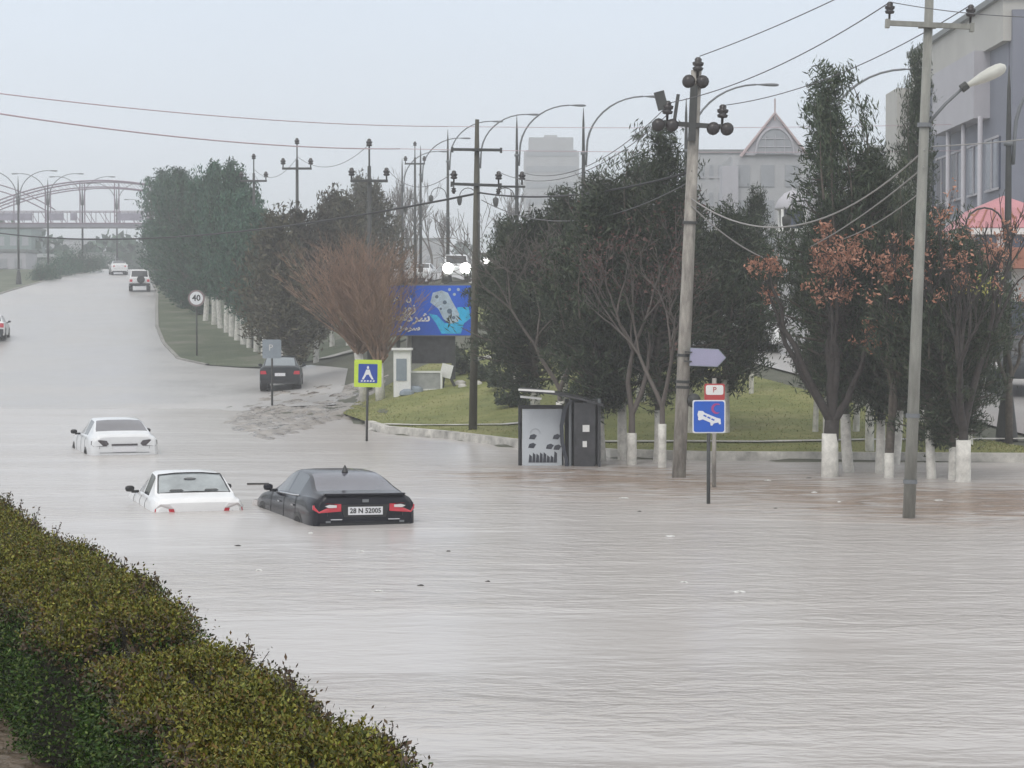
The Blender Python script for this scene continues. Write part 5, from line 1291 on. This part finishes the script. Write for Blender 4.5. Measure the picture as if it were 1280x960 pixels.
# big grey building on the right; side wall x=20.3 faces the camera axis
bd = thing('office_building', 'large grey and lilac building with beige top and slanting roofline at the right edge', 'building', (20.6, 90, 1.4))
H = 13.6
mb = MB(); mb.box((12, 10, H / 2), (24, 20, H)); mb.build('wall', M_lil, bd)
mb = MB(); mb.box((12, 10, H + .9), (24.6, 20.6, 1.8)); rf = mb.build('roof_band', M_beige, bd)
mb = MB(); mb.box((12, 10, H + 1.9), (25, 21, .25)); mb.build('cornice', M_groof, bd)
mb = MB(); mb.box((-.3, 8.0, 12.2), (.8, 9.2, 2.9)); mb.build('upper_box', M_panel, bd)
mb = MB(); mb.box((.5, -.25, H / 2 + .6), (.9, .6, H + 1.3)); mb.build('corner_column', M_lil, bd)
for k in range(3):
    mb = MB(); mb.tube([(-.5, 3 + 3.4 * k, 0), (-.5, 3 + 3.4 * k, 10.8)], .11, 10); mb.build('column', M_panel, bd, True)
for z in (2.5, 5.6, 8.7):
    for y in (2.6, 6.2, 9.8, 13.4, 17):
        o = MB().box((-.03, y, z), (.1, 2.6, 2.2)).build('window', M_glz, bd)
        mb = MB(); mb.box((-.1, y, z), (.06, .08, 2.2)); mb.box((-.1, y, z + 1.1), (.06, 2.6, .1)); mb.box((-.1, y, z - 1.1), (.06, 2.6, .1)); mb.build('frame', M_panel, o)
for z in (2.6, 6.2, 9.8):
    for x in (2.6, 5.6, 8.6, 11.6):
        o = MB().box((x, -.03, z), (2.5, .1, 3.0)).build('window', M_glz, bd)
        mb = MB(); mb.box((x, -.1, z), (.08, .06, 3.0)); mb.box((x, -.1, z + .3), (2.5, .06, .08)); mb.build('frame', M_panel, o)
mb = MB(); mb.box((6, -.05, 11.6), (10, .12, .3)); mb.build('ledge', M_panel, bd)
mb = MB(); mb.box((-.9, 18.6, 6.8), (1.4, 3.2, 13.4)); mb.build('stair_tower', M_beige, bd)
# pavilion with pink roof
X, Y, z_ = loc(1268, 80)
pv = thing('pavilion', 'shop pavilion with a pink ribbed pyramid roof and brick red canopy at the right edge', 'building', (X, Y, z_ - .3))
zt_ = 3.45 + 115 / F * Y - z_ + .3
mb = MB(); mb.box((0, 2, zt_ / 2), (3.4, 4, zt_)); mb.build('wall', M_wpaint, pv)
mb = MB(); mb.add([(-1.95, 0 - .2, zt_), (1.95, -.2, zt_), (1.95, 4.2, zt_), (-1.95, 4.2, zt_), (-1.2, .9, zt_ + .75), (1.2, .9, zt_ + .75), (1.2, 3.1, zt_ + .75), (-1.2, 3.1, zt_ + .75), (0, 2, zt_ + 1.3)],
                  [(0, 1, 5, 4), (1, 2, 6, 5), (2, 3, 7, 6), (3, 0, 4, 7), (4, 5, 8), (5, 6, 8), (6, 7, 8), (7, 4, 8), (3, 2, 1, 0)]); rf = mb.build('roof', M_pink, pv)
mb = MB()
for k in range(-4, 5): mb.tube([(k * .46, -.22, zt_ + .03), (k * .28, .88, zt_ + .78)], .03, 4)
mb.build('roof_ribs', M_brick, rf)
mb = MB(); mb.box((0, -.15, zt_ - .14), (3.7, .3, .22)); mb.build('fascia', M_wpaint, pv)
mb = MB(); mb.box((0, -.8, zt_ - 1.15), (4.6, 1.6, .75)); mb.build('canopy', M_brick, pv)
for x in (-1.1, 0, 1.1): MB().box((x, -.03, zt_ - .5), (.8, .08, .45)).build('window', M_glz, pv)
for x in (-1.1, .4): MB().box((x, -.03, 1.6), (1.2, .08, 2.0)).build('window', M_glz, pv)
# glass gabled building
X, Y, z_ = loc(967, 160); zt_ = 3.45 + 265 / F * Y - z_
gb = thing('gabled_building', 'pale building with a pointed pinkish gable over an arched grey window', 'building', (X, Y, z_))
hb = 3.45 + 205 / F * Y - z_
mb = MB(); mb.box((-.3, 4, hb / 2), (5.6, 8, hb)); mb.build('wall', M_gwall, gb)
mb = MB(); mb.prism([(-2.4, hb), (2.4, hb), (0.0, zt_ - .6)], (0, -.2 + 1, 0), (1, 0, 0), (0, 0, 1), 1.0); mb.build('gable', M_panel, gb)
ar = [(-1.35, hb + .1)] + [(1.35 * math.cos(a) * -1, hb + .1 + 1.9 * math.sin(a)) for a in np.linspace(0.05, math.pi - .05, 14)] + [(1.35, hb + .1)]
mb = MB(); mb.prism(ar, (0, -.25, 0), (1, 0, 0), (0, 0, 1), .1); wn = mb.build('arched_window', M_glz2, gb)
mb = MB()
mb.tube([(p[0] * 1.04, -.36, p[1]) for p in ar], .10, 6); 
for x in (-.7, 0, .7): mb.tube([(x, -.38, hb + .1), (x, -.38, hb + 1.5)], .035, 4)
for z in (.6, 1.2): mb.tube([(-1.2, -.38, hb + z), (1.2, -.38, hb + z)], .035, 4)
mb.build('frame', M_panel, wn)
mb = MB(); mb.tube([(-2.5, -.3, hb - .1), (0, -.3, zt_ - .45), (2.5, -.3, hb - .1)], .13, 6); mb.tube([(0, -.3, zt_ - 1), (0, -.3, zt_ + .6)], .06, 6); mb.build('gable_trim', mat('pinkish_trim', (.46, .36, .36), .6, var=.05), gb)
for k in range(3):
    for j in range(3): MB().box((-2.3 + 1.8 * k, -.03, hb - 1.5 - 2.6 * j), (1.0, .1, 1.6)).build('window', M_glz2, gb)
mb = MB(); mb.box((-3.3, .5, (hb - .8) / 2), (1.2, 2., hb - .8)); mb.build('side_bay', M_panel, gb)
def block(label, px0, px1, ytop, Y, wall, roof=None, rows=2, cols=4, slope=0., name='building', dep=10, wm=None, group=None):
    X0 = (px0 - 640) / F * Y; X1 = (px1 - 640) / F * Y; w_ = X1 - X0; X = (X0 + X1) / 2; zg = gz(X, Y) - .3; h_ = 3.45 + (400 - ytop) / F * Y - zg
    b = thing(name, label, 'building', (X, Y, zg), group=group)
    MB().box((0, dep / 2, h_ / 2), (w_, dep, h_)).build('wall', wall, b)
    if roof:
        mb = MB(); mb.add([(-w_ / 2 - .3, -.3, h_), (w_ / 2 + .3, -.3, h_), (w_ / 2 + .3, dep + .3, h_), (-w_ / 2 - .3, dep + .3, h_), (-w_ / 2 + slope * w_, dep / 2, h_ + .18 * w_), (w_ / 2 - slope * w_, dep / 2, h_ + .18 * w_)],
                          [(0, 1, 5, 4), (2, 3, 4, 5), (1, 2, 5), (3, 0, 4), (3, 2, 1, 0)]); mb.build('roof', roof, b)
    else: MB().box((0, dep / 2, h_ + .15), (w_ + .3, dep + .3, .3)).build('roof', M_groof, b)
    for r in range(rows):
        for c in range(cols):
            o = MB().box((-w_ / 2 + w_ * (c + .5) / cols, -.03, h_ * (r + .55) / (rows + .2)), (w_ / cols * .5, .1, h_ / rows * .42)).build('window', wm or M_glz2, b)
            MB().box((-w_ / 2 + w_ * (c + .5) / cols, -.1, h_ * (r + .55) / (rows + .2) - h_ / rows * .22), (w_ / cols * .56, .12, .1)).build('sill', M_panel, o)
    return b
block('long low grey building with flat roof behind the concrete utility pole', 872, 938, 192, 185, M_gwall, None, 4, 6)
block('grey building with sloping roof between gable and tall conifer spire', 1002, 1075, 196, 175, M_gwall, M_groof, 4, 5, .05)
block('pale building behind the conifers right of the tall spire', 1085, 1165, 190, 170, M_panel, M_groof, 4, 5, .2)
block('white shop row glimpsed under the trees across the parallel road', 925, 1060, 345, 112, M_wpaint, None, 1, 6)
block('white house glimpsed behind the centre conifers', 660, 760, 300, 190, M_gwall, M_groof, 2, 5, .2)
block('hazy flat roofed building above the headlights', 560, 625, 322, 230, M_gwall, None, 2, 4)
block('hazy pale building behind the bare poplars', 470, 560, 300, 330, M_gwall, None, 4, 6)
block('pale low wall-like depot at the left edge of the photo', -60, 33, 315, 250, M_panel, None, 1, 5, dep=6)
block('low dark roofed building right of the white depot, under the footbridge', 34, 66, 322, 262, M_gwall, M_groof, 1, 3, .2, dep=6)
block('teal grey building behind the left end of the footbridge', -80, 40, 286, 330, M_green, None, 3, 8)
block('hazy grey building behind the footbridge, centre', 60, 120, 300, 420, M_gwall, None, 3, 5)
block('small white building beside the far white car', 106, 138, 318, 330, M_panel, None, 1, 3, dep=5)
# hazy tower
Yt = 430.; X0 = (655 - 640) / F * Yt; X1 = (730 - 640) / F * Yt
tw = thing('tower_block', 'pale hazy tower with a wide flat cap, between two lamp arms', 'building', ((X0 + X1) / 2, Yt, 8)); wT = X1 - X0
z1 = 3.45 + (400 - 190) / F * Yt - 8
MB().box((-.5, 6, z1 / 2), (wT * .92, 12, z1)).build('wall', M_gwall, tw)
MB().box((-.6, 6, z1 + 1.4), (wT * .74, 12, 2.8)).build('cap', M_gwall, tw); MB().box((-.6, 6, z1 + 3.2), (wT * .22, 3, .9)).build('roof_box', M_gwall, tw)
MB().box((wT * .62, 6, z1 * .42), (wT * .5, 10, z1 * .84)).build('side_wing', M_gwall, tw)
for r in range(9):
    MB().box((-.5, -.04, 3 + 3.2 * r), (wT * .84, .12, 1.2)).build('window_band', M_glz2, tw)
# small white domed tower between the conifers
X, Y, z_ = loc(990, 84); ck = thing('domed_turret', 'small white domed turret on columns showing between the right conifers', 'building', (X, Y, z_))
hz = 3.45 + 110 / F * Y - z_
MB().box((0, 0, hz / 2), (.95, .95, hz)).build('shaft', M_gwall, ck)
MB().box((0, 0, hz + .05), (1.25, 1.25, .12)).build('ledge', M_wpaint, ck)
for x in (-.45, .45):
    for y in (-.45, .45): MB().tube([(x, y, hz + .1), (x, y, hz + .85)], .06, 8).build('column', M_wpaint, ck)
MB().lathe([(.68, hz + .85), (.70, hz + .95), (.55, hz + 1.25), (.3, hz + 1.5), (.03, hz + 1.62), (.02, hz + 1.8)], 16).build('dome', M_panel, ck, True)
MB().box((0, .05, hz + .5), (.7, .7, .8)).build('core', M_glz, ck)
# red and white stall board glimpsed behind the tall grey pole
X, Y, z_ = loc(1168, 55.5); st = thing('barrier_board', 'orange and white barrier board on two legs right of the tall grey pole', 'barrier', (X, Y, z_ + .0))
MB().box((0, 0, 1.45), (1.0, .06, .10)).build('board', mat('orange_paint', (.62, .16, .06), .5, var=.15), st)
MB().box((0, -.005, 1.55), (.85, .065, .07)).build('white_strip', M_wpaint, st)
for x in (-.42, .42): MB().tube([(x, .02, -.1), (x, .02, 1.42)], .03, 6).build('leg', M_dsteel, st)

# ------------------------------------------------------------------ arched footbridge
M_br = mat('bridge_purple_grey', (.26, .20, .25), .5, var=.12, scale=1)
M_brd = mat('bridge_deck', (.26, .25, .29), .6, var=.15, scale=.6)
Yb2 = 236.; k = Yb2 / F
fb = thing('footbridge', 'purple grey arched footbridge crossing the road at the left', 'bridge', ((130 - 640) * k, Yb2, gz(-45, Yb2)))
z0 = gz(-45, Yb2); ZZ = lambda py: 3.45 + (400 - py) * k - z0; XX = lambda px: (px - 130) * k
MB().box((XX(110), 0, (ZZ(281) + ZZ(285)) / 2), (420 * k, 2.6, 4.5 * k)).build('deck', M_brd, fb)
for y in (-1.3, 1.3):
    mb = MB(); pts = lambda off: [(XX(px), y, ZZ(227 + off + 26 * ((px - 130) / 130.) ** 2)) for px in np.linspace(-42, 302, 40)]
    mb.tube(pts(0), .08, 6); mb.tube(pts(8), .065, 6)
    a, b = pts(0), pts(8)
    for i in range(0, 39, 1): mb.tube([a[i], b[min(i + 1, 39)]], .018, 4, cap=False)
    mb.build('arch', M_br, fb, True)
    mb = MB(); mb.tube([(XX(-100), y, ZZ(265)), (XX(320), y, ZZ(265))], .045, 6)
    mb.tube([(XX(-100), y, ZZ(280)), (XX(320), y, ZZ(280))], .07, 6)
    for i, px in enumerate(np.arange(-98, 320, 9)): mb.tube([(XX(px), y, ZZ(265)), (XX(px + (9 if i % 2 else -0)), y, ZZ(280))], .035, 4, cap=False)
    mb.build('railing', M_br, fb)
    for px in (-10, 22, 61, 104, 147, 188, 230, 270):
        zt2 = ZZ(228 + 28 * ((px - 130) / 130.) ** 2)
        if zt2 > ZZ(266): MB().tube([(XX(px), y, ZZ(282)), (XX(px), y, zt2)], .07, 6).build('hanger', M_br, fb)
M_sheet = mat('bridge_sheet_lilac', (.30, .28, .34), .5, var=.25, scale=.8)
for px0, px1 in ((0, 45), (62, 84), (92, 100), (150, 182)): MB().box((XX((px0 + px1) / 2), -1.34, ZZ(272)), ((px1 - px0) * k, .04, 9 * k)).build('side_sheet', M_sheet, fb)
for px in (-60, 205, 300): MB().box((XX(px), 0, ZZ(283) / 2 - .3), (.7, 1.6, ZZ(283) + .6)).build('pier', M_gwall, fb)
mb = MB(); 
for off in (0, 8): mb.tube([(XX(px), 3.4, ZZ(222 + off + .0026 * (px + 60) ** 2)) for px in np.linspace(-160, 62, 26)], .065, 6)
mb.build('second_arch', M_br, fb, True)

# ------------------------------------------------------------------ far wood, debris, haze
def far_wood():
    rng = np.random.RandomState(77); Vs = []; n = 0
    pts = []
    for i in range(230):
        Y = rng.uniform(330, 620); px = rng.uniform(-120, 1400) if rng.rand() < .4 else rng.uniform(-80, 260)
        X = (px - 640) / F * Y; h = rng.uniform(6, 12); m = 110
        u = rdir(rng, m); P_ = np.array([X, Y, 8.4 + h * .5]) + u * rng.uniform(.5, 1, (m, 1)) * np.array([h * .34, h * .34, h * .5]); pts.append(P_)
    P_ = np.concatenate(pts); D = rdir(rng, len(P_)); s = .75 * rng.uniform(.6, 1.5, (len(P_), 1))
    V, Q = quads(P_, D * s, norm(np.cross(D, rdir(rng, len(P_)))) * s * .6)
    tag(npmesh('far_wood', V, Q, L_con2), 'hazy band of distant trees beyond the roads', 'wood', kind='stuff')
far_wood()
M_bit = mat('litter_white', (.68, .68, .66), .5, var=.1); M_bitd = mat('litter_dark', (.05, .045, .04), .7, var=.2)
deb = [(322, 606, .46, 0, 'dark plank drifting between the white and the black sedan'), (322, 714, .09, 1, 'pale scrap afloat left of centre below the cars'), (296, 683, .09, 0, 'dark scrap afloat below the white sedan'),
       (472, 740, .12, 1, 'white scrap afloat between hedge and black sedan'), (526, 733, .08, 0, 'small dark scrap afloat right of the white one'), (388, 667, .07, 1, 'white fleck afloat just below the black sedan'),
       (838, 671, .14, 1, 'white bag afloat near the blue sign post'), (924, 741, .15, 1, 'white scrap afloat right of centre'), (855, 729, .09, 1, 'small white scrap afloat left of its larger neighbour'),
       (780, 623, .17, 1, 'white bottle afloat before the bus shelter'), (961, 601, .13, 1, 'white scrap afloat right of the blue hotel sign'), (1019, 616, .12, 1, 'white scrap afloat before the rust leaved tree'),
       (1012, 598, .12, 0, 'dark lump afloat left of the rust leaved tree'), (1174, 626, .17, 1, 'pale scrap afloat right of the tall grey pole'), (560, 690, .06, 0, 'tiny dark fleck in the open water'), (450, 690, .1, 1, 'pale foam fleck left of centre'),
       (610, 728, .06, 0, 'tiny dark fleck below centre'), (800, 640, .07, 0, 'dark fleck right of the shelter'), (1050, 628, .07, 1, 'small white fleck under the rust leaved tree'), (970, 636, .06, 0, 'tiny dark fleck right of the blue sign')]
for i, (px, py, s, wh, lab) in enumerate(deb):
    Y = F * CAMH / (py - 400); X = (px - 640) / F * Y; rng = random.Random(i)
    mb = MB()
    if i == 0: mb.box((0, 0, .01), (s, .09, .05), (0, 0, .1))
    else:
        pr_ = [(s * .5, -.01), (s * .55, .004), (s * .42, .008), (s * .2, .012)]; mb.lathe(pr_, 9); mb.v = [(v[0] * (1.0 + .25 * math.sin(q * 2.1 + i)), v[1] * (.5 + .3 * math.cos(q * 1.7 + i)), v[2] + (.006 * math.sin(q * 3.3) if v[2] > 0 else 0)) for q, v in enumerate(mb.v)]
    o = mb.build('plank' if i == 0 else 'floating_litter', M_bit if wh else M_bitd); o.location = (X, Y, .0)
    tag(o, lab, 'plank' if i == 0 else 'litter', None if i == 0 else 'litter adrift on the flood water')

hz_m = bpy.data.materials.new('haze'); hz_m.use_nodes = True; t = hz_m.node_tree; t.nodes.clear()
o_ = t.nodes.new('ShaderNodeOutputMaterial'); pvn = t.nodes.new('ShaderNodeVolumePrincipled')
pvn.inputs['Color'].default_value = (.93, .95, .98, 1); pvn.inputs['Density'].default_value = HAZE; pvn.inputs['Anisotropy'].default_value = .1
t.links.new(pvn.outputs[0], o_.inputs['Volume'])
mb = MB(); mb.box((0, 1200, 26), (1810, 2640, 56)); hb = mb.build('haze', hz_m); tag(hb, 'even pale rain haze filling the valley', 'haze', kind='stuff')
